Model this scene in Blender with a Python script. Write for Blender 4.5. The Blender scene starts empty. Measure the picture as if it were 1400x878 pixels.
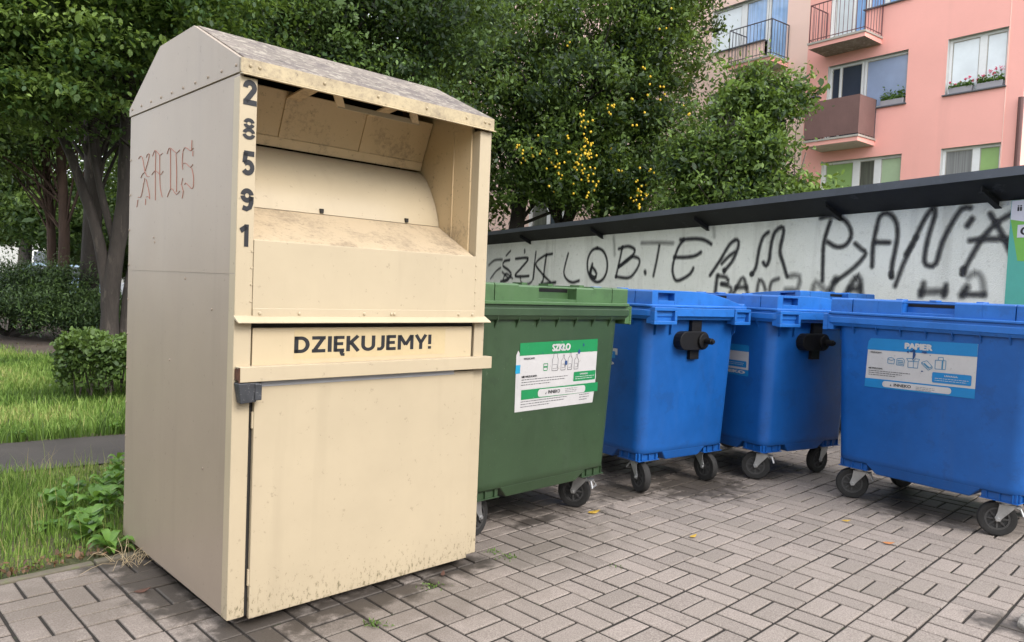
import bpy, bmesh, math, random
import numpy as np
from mathutils import Vector, Matrix
R = math.radians
sin, cos = math.sin, math.cos
random.seed(7); rng = np.random.default_rng(7)
C = bpy.context.scene.collection
scene = bpy.context.scene

# ------------------------------------------------------------------ helpers
class MB:
    """collects polygons, then links them as one mesh object"""
    def __init__(s): s.v = []; s.f = []; s.m = []
    def poly(s, pts, m=0):
        n = len(s.v); s.v += [tuple(p) for p in pts]; s.f.append(tuple(range(n, n+len(pts)))); s.m.append(m)
    def box(s, lo, hi, m=0):
        x0, y0, z0 = lo; x1, y1, z1 = hi; n = len(s.v)
        s.v += [(x0,y0,z0),(x1,y0,z0),(x1,y1,z0),(x0,y1,z0),(x0,y0,z1),(x1,y0,z1),(x1,y1,z1),(x0,y1,z1)]
        for q in ((0,3,2,1),(4,5,6,7),(0,1,5,4),(1,2,6,5),(2,3,7,6),(3,0,4,7)):
            s.f.append(tuple(n+i for i in q)); s.m.append(m)
    def hexa(s, b, t, m=0):
        """b, t: four bottom and four top corners, counter-clockwise from above"""
        n = len(s.v); s.v += [tuple(p) for p in b]+[tuple(p) for p in t]
        for q in ((0,3,2,1),(4,5,6,7),(0,1,5,4),(1,2,6,5),(2,3,7,6),(3,0,4,7)):
            s.f.append(tuple(n+i for i in q)); s.m.append(m)
    def prism(s, pts, fn, a, b, m=0):
        """2-D polygon pts extruded from a to b; fn(p, q, h) -> xyz"""
        n = len(s.v); k = len(pts)
        s.v += [fn(p, q, a) for p, q in pts]+[fn(p, q, b) for p, q in pts]
        s.f.append(tuple(n+i for i in range(k))[::-1]); s.m.append(m)
        s.f.append(tuple(n+k+i for i in range(k))); s.m.append(m)
        for i in range(k):
            j = (i+1) % k; s.f.append((n+i, n+j, n+k+j, n+k+i)); s.m.append(m)
    def loft(s, rings, m=0, cap0=True, cap1=True):
        n = len(s.v); k = len(rings[0])
        for r in rings: s.v += [tuple(p) for p in r]
        for a in range(len(rings)-1):
            for i in range(k):
                j = (i+1) % k; s.f.append((n+a*k+i, n+a*k+j, n+(a+1)*k+j, n+(a+1)*k+i)); s.m.append(m)
        if cap0: s.f.append(tuple(n+i for i in range(k))[::-1]); s.m.append(m)
        if cap1: s.f.append(tuple(n+(len(rings)-1)*k+i for i in range(k))); s.m.append(m)
    def tube(s, pts, rad, n=8, m=0, caps=True):
        pts = [Vector(p) for p in pts]
        if not hasattr(rad, '__len__'): rad = [rad]*len(pts)
        rings = []; ref = None
        for i, p in enumerate(pts):
            d = (pts[min(i+1, len(pts)-1)]-pts[max(i-1, 0)]).normalized()
            if ref is None: ref = Vector((1,0,0)) if abs(d.x) < .8 else Vector((0,1,0))
            a = (ref-d*ref.dot(d)).normalized(); b = d.cross(a); ref = a
            rings.append([p+(a*cos(2*math.pi*k/n)+b*sin(2*math.pi*k/n))*rad[i] for k in range(n)])
        s.loft(rings, m, caps, caps)
    def cyl(s, a, b, r, n=16, m=0): s.tube([a, b], r, n, m)
    def add2d(s, V, F, fn, m=0):
        n = len(s.v)
        for p in V: q = fn(p[0], p[1]); s.v.append((q[0], q[1]-.00012*getattr(p, 'k', 0), q[2]))
        for q in F: s.f.append(tuple(n+i for i in q)); s.m.append(m)
    def build(s, name, mats, parent=None, bevel=0, seg=2, smooth=False, loc=None, angle=30):
        me = bpy.data.meshes.new(name); me.from_pydata([tuple(map(float, p)) for p in s.v], [], s.f)
        if not isinstance(mats, (list, tuple)): mats = [mats]
        for q in mats: me.materials.append(q)
        me.polygons.foreach_set('material_index', s.m)
        bm = bmesh.new(); bm.from_mesh(me)
        bmesh.ops.recalc_face_normals(bm, faces=bm.faces)
        if bevel:
            es = [e for e in bm.edges if len(e.link_faces) == 2 and e.calc_face_angle(0) > R(28)]
            bmesh.ops.bevel(bm, geom=es, offset=bevel, segments=seg, affect='EDGES', clamp_overlap=True, profile=.5)
        bm.to_mesh(me); bm.free()
        if smooth:
            me.polygons.foreach_set('use_smooth', [True]*len(me.polygons))
            me.set_sharp_from_angle(angle=R(angle))
        o = bpy.data.objects.new(name, me); C.objects.link(o)
        if parent: o.parent = parent
        if loc: o.location = loc
        return o

def thing(name, label, cat, loc=(0,0,0), rz=0, group=None):
    o = bpy.data.objects.new(name, None); C.objects.link(o); o.empty_display_size = .2
    o.location = loc; o.rotation_euler = (0, 0, rz); tag(o, label, cat, group); return o
def tag(o, label, cat, group=None):
    o['label'] = label; o['category'] = cat
    if group: o['group'] = group
    return o
def struct(o, kind='structure'): o['kind'] = kind; return o

def text2d(txt, bold=.02, space=1.0):
    """text as flat polygons, normalised to a unit box (0..1, 0..1); returns verts, faces, aspect"""
    cu = bpy.data.curves.new('lettering', 'FONT'); cu.body = txt; cu.resolution_u = 4; cu.space_character = space
    ob = bpy.data.objects.new('lettering', cu); C.objects.link(ob)
    dg = bpy.context.evaluated_depsgraph_get(); ev = ob.evaluated_get(dg); me = ev.to_mesh()
    V = [(v.co.x, v.co.y) for v in me.vertices]; F = [tuple(p.vertices) for p in me.polygons]
    ev.to_mesh_clear(); bpy.data.objects.remove(ob); bpy.data.curves.remove(cu)
    xs = [p[0] for p in V]; ys = [p[1] for p in V]; w = max(xs)-min(xs); h = max(ys)-min(ys)
    V = [((x-min(xs))/w, (y-min(ys))/h) for x, y in V]; B = bold*1.5; n = len(V); VV = []; FF = []
    for k, (dx, dy) in enumerate(((-1, 0), (-.5, .5), (0, 0), (.5, -.5), (1, 0), (0, .55), (0, -.55))):     # heavier weight: four printings, slightly shifted
        VV += [Lay(((x*(w-2*B)+B+dx*B)/w, (y*(h-1.1*B)+.55*B+dy*B)/h), k) for x, y in V]; FF += [tuple(i+k*n for i in q) for q in F]
    return VV, FF, w/h
class Lay(tuple):
    def __new__(c, t, k): o = tuple.__new__(c, t); o.k = k; return o

def catmull(P, step):
    P = [Vector(p) for p in P]
    if len(P) == 2: Q = P
    else:
        Q = []
        for i in range(len(P)-1):
            a, b, c, d = P[max(i-1, 0)], P[i], P[i+1], P[min(i+2, len(P)-1)]
            n = max(2, int((c-b).length/step))
            for k in range(n):
                t = k/n; Q.append(.5*((2*b)+(c-a)*t+(2*a-5*b+4*c-d)*t*t+(3*b-a-3*c+d)*t**3))
        Q.append(P[-1])
    out = [Q[0]]
    for q in Q[1:]:
        d = (q-out[-1]).length; n = max(1, int(d/step))
        a = out[-1].copy()
        for k in range(1, n+1): out.append(a+(q-a)*k/n)
    return out

# ------------------------------------------------------------------ materials
def nodes(name):
    m = bpy.data.materials.new(name); m.use_nodes = True; nt = m.node_tree
    return m, nt, nt.nodes['Principled BSDF'], nt.nodes['Material Output']
def N(nt, t, **kw):
    n = nt.nodes.new(t)
    for k, v in kw.items():
        if k.startswith('i_'): n.inputs[int(k[2:]) if k[2:].isdigit() else k[2:]].default_value = v
        else: setattr(n, k, v)
    return n
def L(nt, a, b): nt.links.new(a, b)
def ramp(nt, fac, p0, p1, c0=(0,0,0,1), c1=(1,1,1,1)):
    r = N(nt, 'ShaderNodeValToRGB'); e = r.color_ramp.elements
    e[0].position = p0; e[1].position = p1; e[0].color = c0; e[1].color = c1
    L(nt, fac, r.inputs[0]); return r.outputs[0]
def mixc(nt, fac, a, b, mode='MIX'):
    n = N(nt, 'ShaderNodeMix', data_type='RGBA', blend_type=mode)
    for s, x in ((n.inputs[0], fac), (n.inputs[6], a), (n.inputs[7], b)):
        if hasattr(x, 'is_linked'): L(nt, x, s)
        else: s.default_value = x if not isinstance(x, tuple) else (x if len(x) == 4 else (*x, 1))
    return n.outputs[2]
def mth(nt, op, a, b=0.0, clamp=False):
    n = N(nt, 'ShaderNodeMath', operation=op, use_clamp=clamp)
    for s, x in ((n.inputs[0], a), (n.inputs[1], b)):
        if hasattr(x, 'is_linked'): L(nt, x, s)
        else: s.default_value = x
    return n.outputs[0]
def noise(nt, co, scale, detail=4, rough=.6):
    n = N(nt, 'ShaderNodeTexNoise'); n.inputs['Scale'].default_value = scale; n.inputs['Detail'].default_value = detail; n.inputs['Roughness'].default_value = rough
    L(nt, co, n.inputs['Vector']); return n.outputs['Fac']
def coords(nt, scale=(1,1,1)):
    tc = N(nt, 'ShaderNodeTexCoord'); mp = N(nt, 'ShaderNodeMapping'); mp.inputs['Scale'].default_value = scale
    L(nt, tc.outputs['Object'], mp.inputs['Vector']); return mp.outputs[0]
def bump(nt, b, h, strength, dist=.002):
    n = N(nt, 'ShaderNodeBump'); n.inputs['Strength'].default_value = strength; n.inputs['Distance'].default_value = dist
    L(nt, h, n.inputs['Height']); L(nt, n.outputs[0], b.inputs['Normal'])
def mat(name, col, rough=.5, var=.12, scale=3, stretch=(1,1,1), metal=0, spec=.5, bumps=None, spots=None, streaks=None, edge=None):
    """general weathered surface: base colour, broad tone change, optional specks and vertical streaks"""
    m, nt, b, o = nodes(name); co = coords(nt, stretch)
    a = noise(nt, co, scale, 5); f = noise(nt, co, scale*9, 4)
    mixn = mth(nt, 'ADD', mth(nt, 'MULTIPLY', a, .7), mth(nt, 'MULTIPLY', f, .3))
    lo = tuple(c*(1-var) for c in col); hi = tuple(min(1, c*(1+var)) for c in col)
    c = mixc(nt, ramp(nt, mixn, .3, .7), lo, hi)
    if streaks:
        sc, amt, scol = streaks
        c2 = coords(nt, (sc, sc, sc*.07)); c = mixc(nt, mth(nt, 'MULTIPLY', ramp(nt, noise(nt, c2, 1, 4), .52, .75), amt), c, scol)
    if spots:
        for sc, thr, scol, amt in spots:
            s_ = ramp(nt, noise(nt, co, sc, 6, .7), thr, thr+.05); c = mixc(nt, mth(nt, 'MULTIPLY', s_, amt), c, scol)
    if edge:      # rubbed, paler edges
        ge = N(nt, 'ShaderNodeNewGeometry'); c = mixc(nt, mth(nt, 'MULTIPLY', mth(nt, 'MULTIPLY', ramp(nt, ge.outputs['Pointiness'], .515, .60), ramp(nt, f, .3, .6)), .55), c, edge)
    L(nt, c, b.inputs['Base Color'])
    L(nt, mth(nt, 'ADD', rough-.08, mth(nt, 'MULTIPLY', f, .16)), b.inputs['Roughness'])
    b.inputs['Metallic'].default_value = metal; b.inputs['Specular IOR Level'].default_value = spec
    if bumps: bump(nt, b, noise(nt, co, bumps[0], 4), bumps[1], bumps[2])
    return m
def leafmat(name, dark, light, trans=.3, rough=.5):
    m, nt, b, o = nodes(name)
    at = N(nt, 'ShaderNodeAttribute', attribute_name='tone')
    c = mixc(nt, at.outputs['Fac'], dark, light); L(nt, c, b.inputs['Base Color'])
    b.inputs['Roughness'].default_value = rough; b.inputs['Specular IOR Level'].default_value = .35
    t = N(nt, 'ShaderNodeBsdfTranslucent'); L(nt, mixc(nt, .35, c, (.35, .5, .05), 'MIX'), t.inputs[0])
    mx = N(nt, 'ShaderNodeMixShader'); mx.inputs[0].default_value = trans
    L(nt, b.outputs[0], mx.inputs[1]); L(nt, t.outputs[0], mx.inputs[2]); L(nt, mx.outputs[0], o.inputs[0])
    return m
def plain(name, col, rough=.6, metal=0, spec=.5): return mat(name, col, rough, .06, 8, metal=metal, spec=spec)

GRAFFITI=[(0.05,0.6,[(-11.894,1.768),(-11.594,1.87),(-11.168,1.881)]),(0.049,0.7,[(-11.773,1.46),(-11.482,1.625),(-11.234,1.704)]),(0.041,0.8,[(-10.754,2.058),(-10.97,1.962)]),(0.057,0.95,[(-10.783,1.865),(-11.056,1.838),(-11.113,1.744),(-10.817,1.648),(-10.672,1.548),(-10.878,1.447),(-11.204,1.403)]),(0.055,0.75,[(-11.141,1.608),(-10.798,1.457),(-11.08,1.421),(-10.931,1.574),(-10.601,1.475)]),(0.058,0.95,[(-10.066,2.056),(-10.062,2.014)]),(0.053,0.95,[(-10.486,1.887),(-9.889,1.883),(-10.2,1.688),(-10.466,1.526),(-9.818,1.528)]),(0.042,0.75,[(-10.221,1.51),(-10.133,1.382),(-9.768,1.38),(-9.605,1.514),(-9.58,1.763)]),(0.047,0.95,[(-9.547,2.005),(-9.591,1.732),(-9.623,1.482)]),(0.045,0.9,[(-8.847,1.955),(-9.2,1.917),(-9.525,1.769),(-9.235,1.577),(-8.893,1.422)]),(0.054,0.95,[(-9.084,1.939),(-9.133,1.759),(-9.188,1.44),(-9.268,1.369),(-8.671,1.415)]),(0.043,0.9,[(-8.23,1.944),(-8.348,1.679),(-8.349,1.564),(-8.233,1.469),(-8.031,1.42),(-7.791,1.454)]),(0.046,0.95,[(-7.219,2.015),(-7.075,1.982),(-6.957,1.901),(-6.887,1.786),(-6.876,1.661),(-6.926,1.548),(-7.03,1.468),(-7.167,1.438),(-7.313,1.466),(-7.437,1.546),(-7.513,1.664),(-7.525,1.795),(-7.47,1.912),(-7.36,1.99),(-7.219,2.015)]),(0.059,0.95,[(-7.359,1.741),(-7.424,1.579),(-7.275,1.499),(-7.21,1.58),(-7.354,1.682),(-7.394,1.547),(-7.256,1.512)]),(0.041,0.9,[(-6.445,2.01),(-6.516,1.771),(-6.598,1.529)]),(0.044,0.9,[(-6.553,1.983),(-6.274,2.017),(-6.084,1.945),(-6.234,1.81),(-6.51,1.695)]),(0.036,0.85,[(-6.51,1.695),(-6.193,1.841),(-5.952,1.805),(-5.991,1.667),(-6.209,1.519),(-6.598,1.534)]),(0.063,1,[(-5.784,1.611),(-5.774,1.589)]),(0.043,0.45,[(-5.909,2.054),(-5.481,2.044),(-5.116,2.024)]),(0.032,0.85,[(-5.449,1.991),(-5.497,1.77),(-5.558,1.547)]),(0.036,0.92,[(-4.271,1.983),(-4.395,2.037),(-4.581,2.068),(-4.949,2.069)]),(0.038,0.9,[(-4.876,2.062),(-4.987,1.958),(-5.071,1.779),(-5.095,1.621),(-5.01,1.489),(-4.849,1.509),(-4.679,1.587),(-4.623,1.659)]),(0.036,0.9,[(-5.074,1.82),(-4.803,1.815),(-4.596,1.833),(-4.478,1.878)]),(0.036,0.92,[(-4.259,1.564),(-4.07,1.765),(-3.902,1.967),(-3.764,2.023),(-3.734,1.941),(-3.826,1.761),(-3.981,1.619)]),(0.031,0.85,[(-4.035,1.718),(-3.905,1.813),(-3.799,1.862)]),(0.058,1,[(-3.988,1.633),(-3.975,1.619)]),(0.033,0.9,[(-3.472,1.578),(-3.4,1.657),(-3.358,1.89),(-3.297,2.043),(-3.214,2.093)]),(0.053,1,[(-3.472,1.582),(-3.452,1.575)]),(0.035,0.95,[(-3.272,1.724),(-3.224,1.683),(-3.176,1.751),(-3.157,1.942),(-3.104,2.092),(-3.006,2.143),(-2.964,2.094),(-3.004,1.862),(-2.933,1.692),(-2.867,1.552)]),(0.034,0.95,[(-2.274,2.165),(-2.321,2.036),(-2.35,1.897),(-2.344,1.704),(-2.336,1.51)]),(0.031,0.92,[(-2.412,2.214),(-2.248,2.227),(-2.069,2.161),(-1.98,2.021),(-2.037,1.905),(-2.158,1.881),(-2.291,1.939)]),(0.029,0.85,[(-1.921,1.909),(-1.837,1.848),(-1.78,1.802),(-1.875,1.69),(-2.01,1.59),(-2.171,1.495)]),(0.031,0.93,[(-1.692,1.664),(-1.694,1.893),(-1.667,2.055),(-1.635,2.179),(-1.547,2.209),(-1.45,2.131),(-1.413,1.994),(-1.428,1.821),(-1.451,1.694),(-1.453,1.567)]),(0.032,0.95,[(-1.676,1.915),(-1.507,1.906)]),(0.054,1,[(-1.459,1.579),(-1.45,1.559)]),(0.041,0.85,[(-1.402,1.464),(-1.328,1.677),(-1.253,1.847),(-1.2,1.946)]),(0.053,0.9,[(-1.301,1.786),(-1.238,1.886)]),(0.03,0.92,[(-1.211,1.939),(-1.142,2.089),(-1.075,2.19),(-1.025,2.227),(-1.019,2.141),(-1.073,1.933),(-1.097,1.713),(-1.037,1.664),(-0.973,1.689),(-0.923,1.882),(-0.841,2.056),(-0.75,2.193),(-0.668,2.194)]),(0.053,1,[(-0.686,2.033),(-0.645,2.088)]),(0.027,0.9,[(-0.7,1.591),(-0.661,1.678),(-0.544,1.897),(-0.425,2.032),(-0.296,2.113)]),(0.029,0.95,[(-0.478,2.126),(-0.38,1.974),(-0.273,1.774)]),(0.026,0.9,[(-0.649,1.894),(-0.53,1.902),(-0.281,1.895)]),(0.052,1,[(-0.7,1.628),(-0.694,1.596)]),(0.062,0.9,[(-4.109,1.556),(-4.124,1.43),(-4.134,1.321)]),(0.054,0.8,[(-4.084,1.556),(-3.928,1.536),(-3.892,1.465),(-4.019,1.449)]),(0.05,0.75,[(-4.013,1.449),(-3.827,1.404),(-3.851,1.328)]),(0.057,0.75,[(-3.777,1.33),(-3.618,1.534),(-3.517,1.336)]),(0.057,0.75,[(-3.739,1.406),(-3.537,1.415)]),(0.051,0.7,[(-3.353,1.368),(-3.323,1.511),(-3.253,1.473),(-3.211,1.387)]),(0.049,0.7,[(-3.003,1.527),(-3.114,1.484),(-3.139,1.378)]),(0.056,0.55,[(-2.878,1.397),(-2.691,1.412),(-2.678,1.562),(-2.811,1.561)]),(0.064,0.5,[(-2.463,1.393),(-2.425,1.492),(-2.318,1.423),(-2.272,1.397)]),(0.075,0.85,[(-2.152,1.529),(-2.218,1.399)]),(0.068,0.8,[(-2.004,1.369),(-1.855,1.565),(-1.807,1.374)]),(0.067,0.8,[(-1.956,1.421),(-1.835,1.429)]),(0.061,0.8,[(-1.087,1.492),(-1.108,1.377)]),(0.053,0.85,[(-0.853,1.48),(-0.868,1.383)]),(0.067,0.7,[(-1.11,1.412),(-0.858,1.424)]),(0.066,0.9,[(-0.693,1.392),(-0.646,1.466)]),(0.049,0.5,[(-0.637,1.556),(-0.581,1.602),(-0.517,1.556),(-0.48,1.404)]),(0.049,0.85,[(-0.671,1.4),(-0.487,1.401)]),(0.057,0.3,[(-6.701,2.172),(-6.653,1.888)]),(0.05,0.3,[(-4.231,2.209),(-4.205,2.082)])]
SCRATCH=[[(1.056,1.796),(1.039,1.805),(1.007,1.799),(0.97,1.736),(0.945,1.712),(0.909,1.706)],[(0.956,1.793),(0.939,1.805),(0.915,1.805),(0.929,1.777),(0.964,1.736)],[(1.021,1.708),(1.0,1.724),(0.97,1.73)],[(0.968,1.704),(1.007,1.633),(1.024,1.623),(1.055,1.625)],[(0.95,1.698),(0.911,1.64),(0.898,1.609),(0.919,1.62),(0.945,1.62)],[(1.055,1.613),(1.068,1.581)],[(0.951,1.612),(0.953,1.586)],[(0.874,1.791),(0.847,1.814),(0.818,1.803),(0.784,1.788),(0.751,1.792)],[(0.835,1.811),(0.836,1.725),(0.828,1.599)],[(0.786,1.788),(0.781,1.709),(0.77,1.646),(0.745,1.608)],[(0.881,1.711),(0.841,1.726),(0.807,1.717),(0.768,1.704),(0.741,1.717)],[(0.699,1.784),(0.677,1.806),(0.645,1.799),(0.593,1.777),(0.558,1.787)],[(0.661,1.801),(0.651,1.639)],[(0.598,1.776),(0.587,1.708),(0.583,1.619)],[(0.686,1.605),(0.646,1.638),(0.614,1.625),(0.581,1.609),(0.548,1.621)],[(0.43,1.811),(0.432,1.771)],[(0.523,1.774),(0.504,1.79),(0.475,1.784),(0.441,1.771),(0.414,1.779)],[(0.523,1.772),(0.528,1.733),(0.519,1.705)],[(0.515,1.728),(0.491,1.728),(0.442,1.707),(0.416,1.716)],[(0.428,1.704),(0.407,1.672),(0.405,1.63),(0.423,1.623),(0.457,1.637),(0.485,1.649),(0.496,1.643)],[(0.517,1.67),(0.53,1.645),(0.509,1.618),(0.52,1.59)],[(0.418,1.769),(0.417,1.748)]]
SKY, SUNE, EXPO = .15, .95, 1.40
# ------------------------------------------------------------------ the paved yard
S0 = Vector((.2309, 2.9643)); AI = R(45.14); AJ = R(134.4); PI_, PJ = .2042, .2046
DI = Vector((cos(AI), sin(AI)))*PI_; DJ = Vector((cos(AJ), sin(AJ)))*PJ
def lat(i, j): return S0+DI*i+DJ*j

def brick_material():
    m, nt, b, o = nodes('paving_brick'); co = coords(nt)
    at = N(nt, 'ShaderNodeAttribute', attribute_name='tone')
    base = mixc(nt, at.outputs['Fac'], (.135, .106, .091), (.275, .222, .195))
    sp = noise(nt, co, 170, 5, .8); base = mixc(nt, ramp(nt, sp, .36, .64), mixc(nt, .55, base, (.08,.065,.055)), mixc(nt, .5, base, (.46,.41,.37)))
    big = noise(nt, co, 2.2, 5); base = mixc(nt, mth(nt, 'MULTIPLY', ramp(nt, big, .42, .68), .5), base, mixc(nt, .6, base, (.17,.15,.125)))
    mid = noise(nt, co, 14, 6, .7); base = mixc(nt, mth(nt, 'MULTIPLY', ramp(nt, mid, .58, .72), .35), base, (.13,.115,.095))
    # old damp / oil marks with ragged outlines, plus shade painted under the bins
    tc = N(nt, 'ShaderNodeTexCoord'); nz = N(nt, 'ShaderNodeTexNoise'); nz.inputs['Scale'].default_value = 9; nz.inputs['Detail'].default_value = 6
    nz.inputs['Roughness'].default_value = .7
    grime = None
    damp_shade = None
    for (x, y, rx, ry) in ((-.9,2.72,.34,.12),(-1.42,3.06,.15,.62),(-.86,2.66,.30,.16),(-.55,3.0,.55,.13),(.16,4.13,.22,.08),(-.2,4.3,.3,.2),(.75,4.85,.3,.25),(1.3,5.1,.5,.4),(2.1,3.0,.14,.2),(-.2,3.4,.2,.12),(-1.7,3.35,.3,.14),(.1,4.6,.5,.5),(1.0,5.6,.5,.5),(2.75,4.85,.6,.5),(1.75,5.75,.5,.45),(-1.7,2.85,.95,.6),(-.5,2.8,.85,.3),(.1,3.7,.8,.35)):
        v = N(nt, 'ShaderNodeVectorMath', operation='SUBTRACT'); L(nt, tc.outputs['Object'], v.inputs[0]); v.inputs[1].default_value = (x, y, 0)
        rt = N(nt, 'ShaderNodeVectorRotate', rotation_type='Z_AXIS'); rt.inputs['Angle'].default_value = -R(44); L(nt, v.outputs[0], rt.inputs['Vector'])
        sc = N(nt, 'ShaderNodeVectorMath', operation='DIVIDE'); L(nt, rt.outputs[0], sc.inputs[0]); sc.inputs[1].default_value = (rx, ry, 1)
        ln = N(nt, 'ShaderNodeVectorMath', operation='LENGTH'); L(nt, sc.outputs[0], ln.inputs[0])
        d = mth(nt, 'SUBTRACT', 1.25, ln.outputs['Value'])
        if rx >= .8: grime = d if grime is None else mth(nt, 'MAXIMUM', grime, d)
        else: damp_shade = d if damp_shade is None else mth(nt, 'MAXIMUM', damp_shade, d)
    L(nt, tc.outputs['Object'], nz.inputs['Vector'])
    damp_shade_mask = ramp(nt, mth(nt, 'ADD', damp_shade, mth(nt, 'MULTIPLY', mth(nt, 'SUBTRACT', nz.outputs['Fac'], .5), 2.4)), .2, .75)
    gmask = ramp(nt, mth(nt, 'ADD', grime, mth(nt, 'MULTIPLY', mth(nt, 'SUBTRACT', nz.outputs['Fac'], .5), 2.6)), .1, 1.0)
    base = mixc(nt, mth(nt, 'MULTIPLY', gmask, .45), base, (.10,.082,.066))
    base = mixc(nt, mth(nt, 'MULTIPLY', damp_shade_mask, .82), base, (.032,.026,.021))
    L(nt, base, b.inputs['Base Color'])
    L(nt, mth(nt, 'SUBTRACT', .88, mth(nt, 'MULTIPLY', damp_shade_mask, .35)), b.inputs['Roughness']); b.inputs['Specular IOR Level'].default_value = .3
    bump(nt, b, mth(nt, 'ADD', sp, mth(nt, 'MULTIPLY', mid, .6)), .5, .0015)
    return m
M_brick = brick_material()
M_joint = mat('joint_soil', (.017,.013,.010), .95, .4, 20, spots=((7, .6, (.025,.035,.012), .7),), bumps=(90, .8, .004))

def brick_field():
    V = []; F = []; tone = []
    ui = Vector((cos(AI), sin(AI))); uj = Vector((cos(AJ), sin(AJ)))
    def brick(c, a, la, b_, lb):
        # c centre, a along unit (half la), b_ across (half lb)
        n = len(V); jx = random.gauss(0, .0012); zt = random.gauss(0, .0009); tx = random.gauss(0, .003); ty = random.gauss(0, .004); rot = random.gauss(0, .006)
        a = Vector((a.x*cos(rot)-a.y*sin(rot), a.x*sin(rot)+a.y*cos(rot))); b_ = Vector((b_.x*cos(rot)-b_.y*sin(rot), b_.x*sin(rot)+b_.y*cos(rot)))
        und = .0010*sin(c.x*1.9+.6)*sin(c.y*1.5)+.0007*sin(c.x*4.1+c.y*2.7)
        for dz, ins in ((-.03, 0), (-.0035, 0), (-.0012, .002), (0, .006)):
            for sa, sb in ((-1,-1),(1,-1),(1,1),(-1,1)):
                p = c+a*(sa*(la-ins)+jx)+b_*(sb*(lb-ins)); V.append((p.x, p.y, zt+dz+und+sa*la*tx+sb*lb*ty))
        fs = [(n+12, n+13, n+14, n+15)]
        for k in range(3):
            for e in range(4): fs.append((n+4*k+e, n+4*k+(e+1) % 4, n+4*k+4+(e+1) % 4, n+4*k+4+e))
        t = min(1, max(0, random.gauss(.55, .27)));  t = t-.4 if random.random() < .03 else t
        for q in fs: F.append(q); tone.append(max(0, t))
    g = .0056
    for i in range(-16, 44):
        for j in range(-26, 8):
            c = lat(i+.5, j+.5)
            if c.y < .4 or c.length > 13.5: continue
            if (i % 2 == 0) == (j % 2 == 0):   # two bricks along i
                for s in (-1, 1): brick(c+uj*(s*PJ/4), ui, PI_/2-g, uj, PJ/4-g)
            else:
                for s in (-1, 1): brick(c+ui*(s*PI_/4), uj, PJ/2-g, ui, PI_/4-g)
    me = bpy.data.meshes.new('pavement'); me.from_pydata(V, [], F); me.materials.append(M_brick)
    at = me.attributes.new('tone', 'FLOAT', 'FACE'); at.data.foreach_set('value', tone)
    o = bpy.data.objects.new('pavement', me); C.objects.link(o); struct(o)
brick_field()
def ijquad(i0, i1, j0, j1, z):
    return [(*lat(i, j), z) for i, j in ((i0, j0), (i1, j0), (i1, j1), (i0, j1))]
mb = MB(); mb.poly(ijquad(-16, 46, -27, 8, -.0062)); struct(mb.build('pavement_bed', M_joint))
# concrete edging between the bricks and the lawn
M_kerb = mat('edging_concrete', (.125,.108,.08), .9, .3, 6, spots=((11, .55, (.12,.13,.06), .7), (40, .62, (.1,.08,.06), .6)), bumps=(60, .6, .004))
mb = MB()
for i in range(-16, 44, 5):
    q = ijquad(i+.02, i+4.98, 8.03, 8.27, 0); z = random.uniform(-.004, .004)
    mb.hexa([(x, y, -.08) for x, y, _ in q], [(x, y, .006+z) for x, y, _ in q])
struct(mb.build('kerb', M_kerb, bevel=.005))
# one ground sheet to the horizon
M_ground = mat('ground_grass_far', (.07,.085,.03), .95, .4, .8)
mb = MB(); mb.poly([(-400,-400,-.06),(400,-400,-.06),(400,400,-.06),(-400,400,-.06)]); struct(mb.build('ground', M_ground))
def lawn_mat():
    m, nt, b, o = nodes('lawn_soil'); co = coords(nt)
    a = noise(nt, co, 1.4, 5); f = noise(nt, co, 40, 4)
    c = mixc(nt, ramp(nt, a, .4, .62), (.05,.07,.018), (.13,.115,.045)); c = mixc(nt, ramp(nt, f, .4, .7), c, (.04,.035,.015)); L(nt, c, b.inputs['Base Color'])
    b.inputs['Roughness'].default_value = .95; bump(nt, b, f, .8, .02); return m
M_lawn = lawn_mat()
PA = Vector((-3.13, 4.65)); PD = Vector((cos(R(37)), sin(R(37)))); PN = Vector((-PD.y, PD.x)); PW = .98   # footpath
def pq(a, b, c, d, z): return [(*(PA+PD*s+PN*t), z) for s, t in ((a, c), (b, c), (b, d), (a, d))]
mb = MB()
k0 = lat(-40, 8.27); k1 = lat(46, 8.27)
mb.poly([(*k0, -.012), (*k1, -.012), (*(k1+Vector((-30, 30))), -.012), (*(k0+Vector((-30, 30))), -.012)])
struct(mb.build('lawn', M_lawn))
M_path = mat('old_asphalt', (.045,.038,.033), .92, .3, 2.5, spots=((5, .6, (.05,.042,.033), .6), (70, .66, (.1,.09,.08), .5)), bumps=(120, .7, .004))
mb = MB(); n = 60
for k in range(n):
    a = -12+k*.6; b = a+.6; w0 = .03*sin(a*3.1)+.02*sin(a*7.7); w1 = .03*sin(b*3.1)+.02*sin(b*7.7)
    mb.poly([(*(PA+PD*a+PN*(.02+w0)), -.002), (*(PA+PD*b+PN*(.02+w1)), -.002), (*(PA+PD*b+PN*(PW+w1)), -.002), (*(PA+PD*a+PN*(PW+w0)), -.002)])
struct(mb.build('footpath', M_path))
M_soil = mat('bare_soil', (.095,.07,.055), .96, .35, 1.6, spots=((4, .6, (.17,.13,.1), .5), (30, .62, (.05,.035,.02), .6)), bumps=(30, .9, .02))
mb = MB()
pts = []
for k in range(40):
    a = 2*math.pi*k/40; r = 1+.08*sin(a*5+1)+.06*sin(a*9); pts.append((-9.5+7.2*r*cos(a), 15.6+3.9*r*sin(a)-.25*7.2*r*cos(a)*.4, -.006))
mb.poly(pts); struct(mb.build('bare_soil', M_soil))
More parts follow.
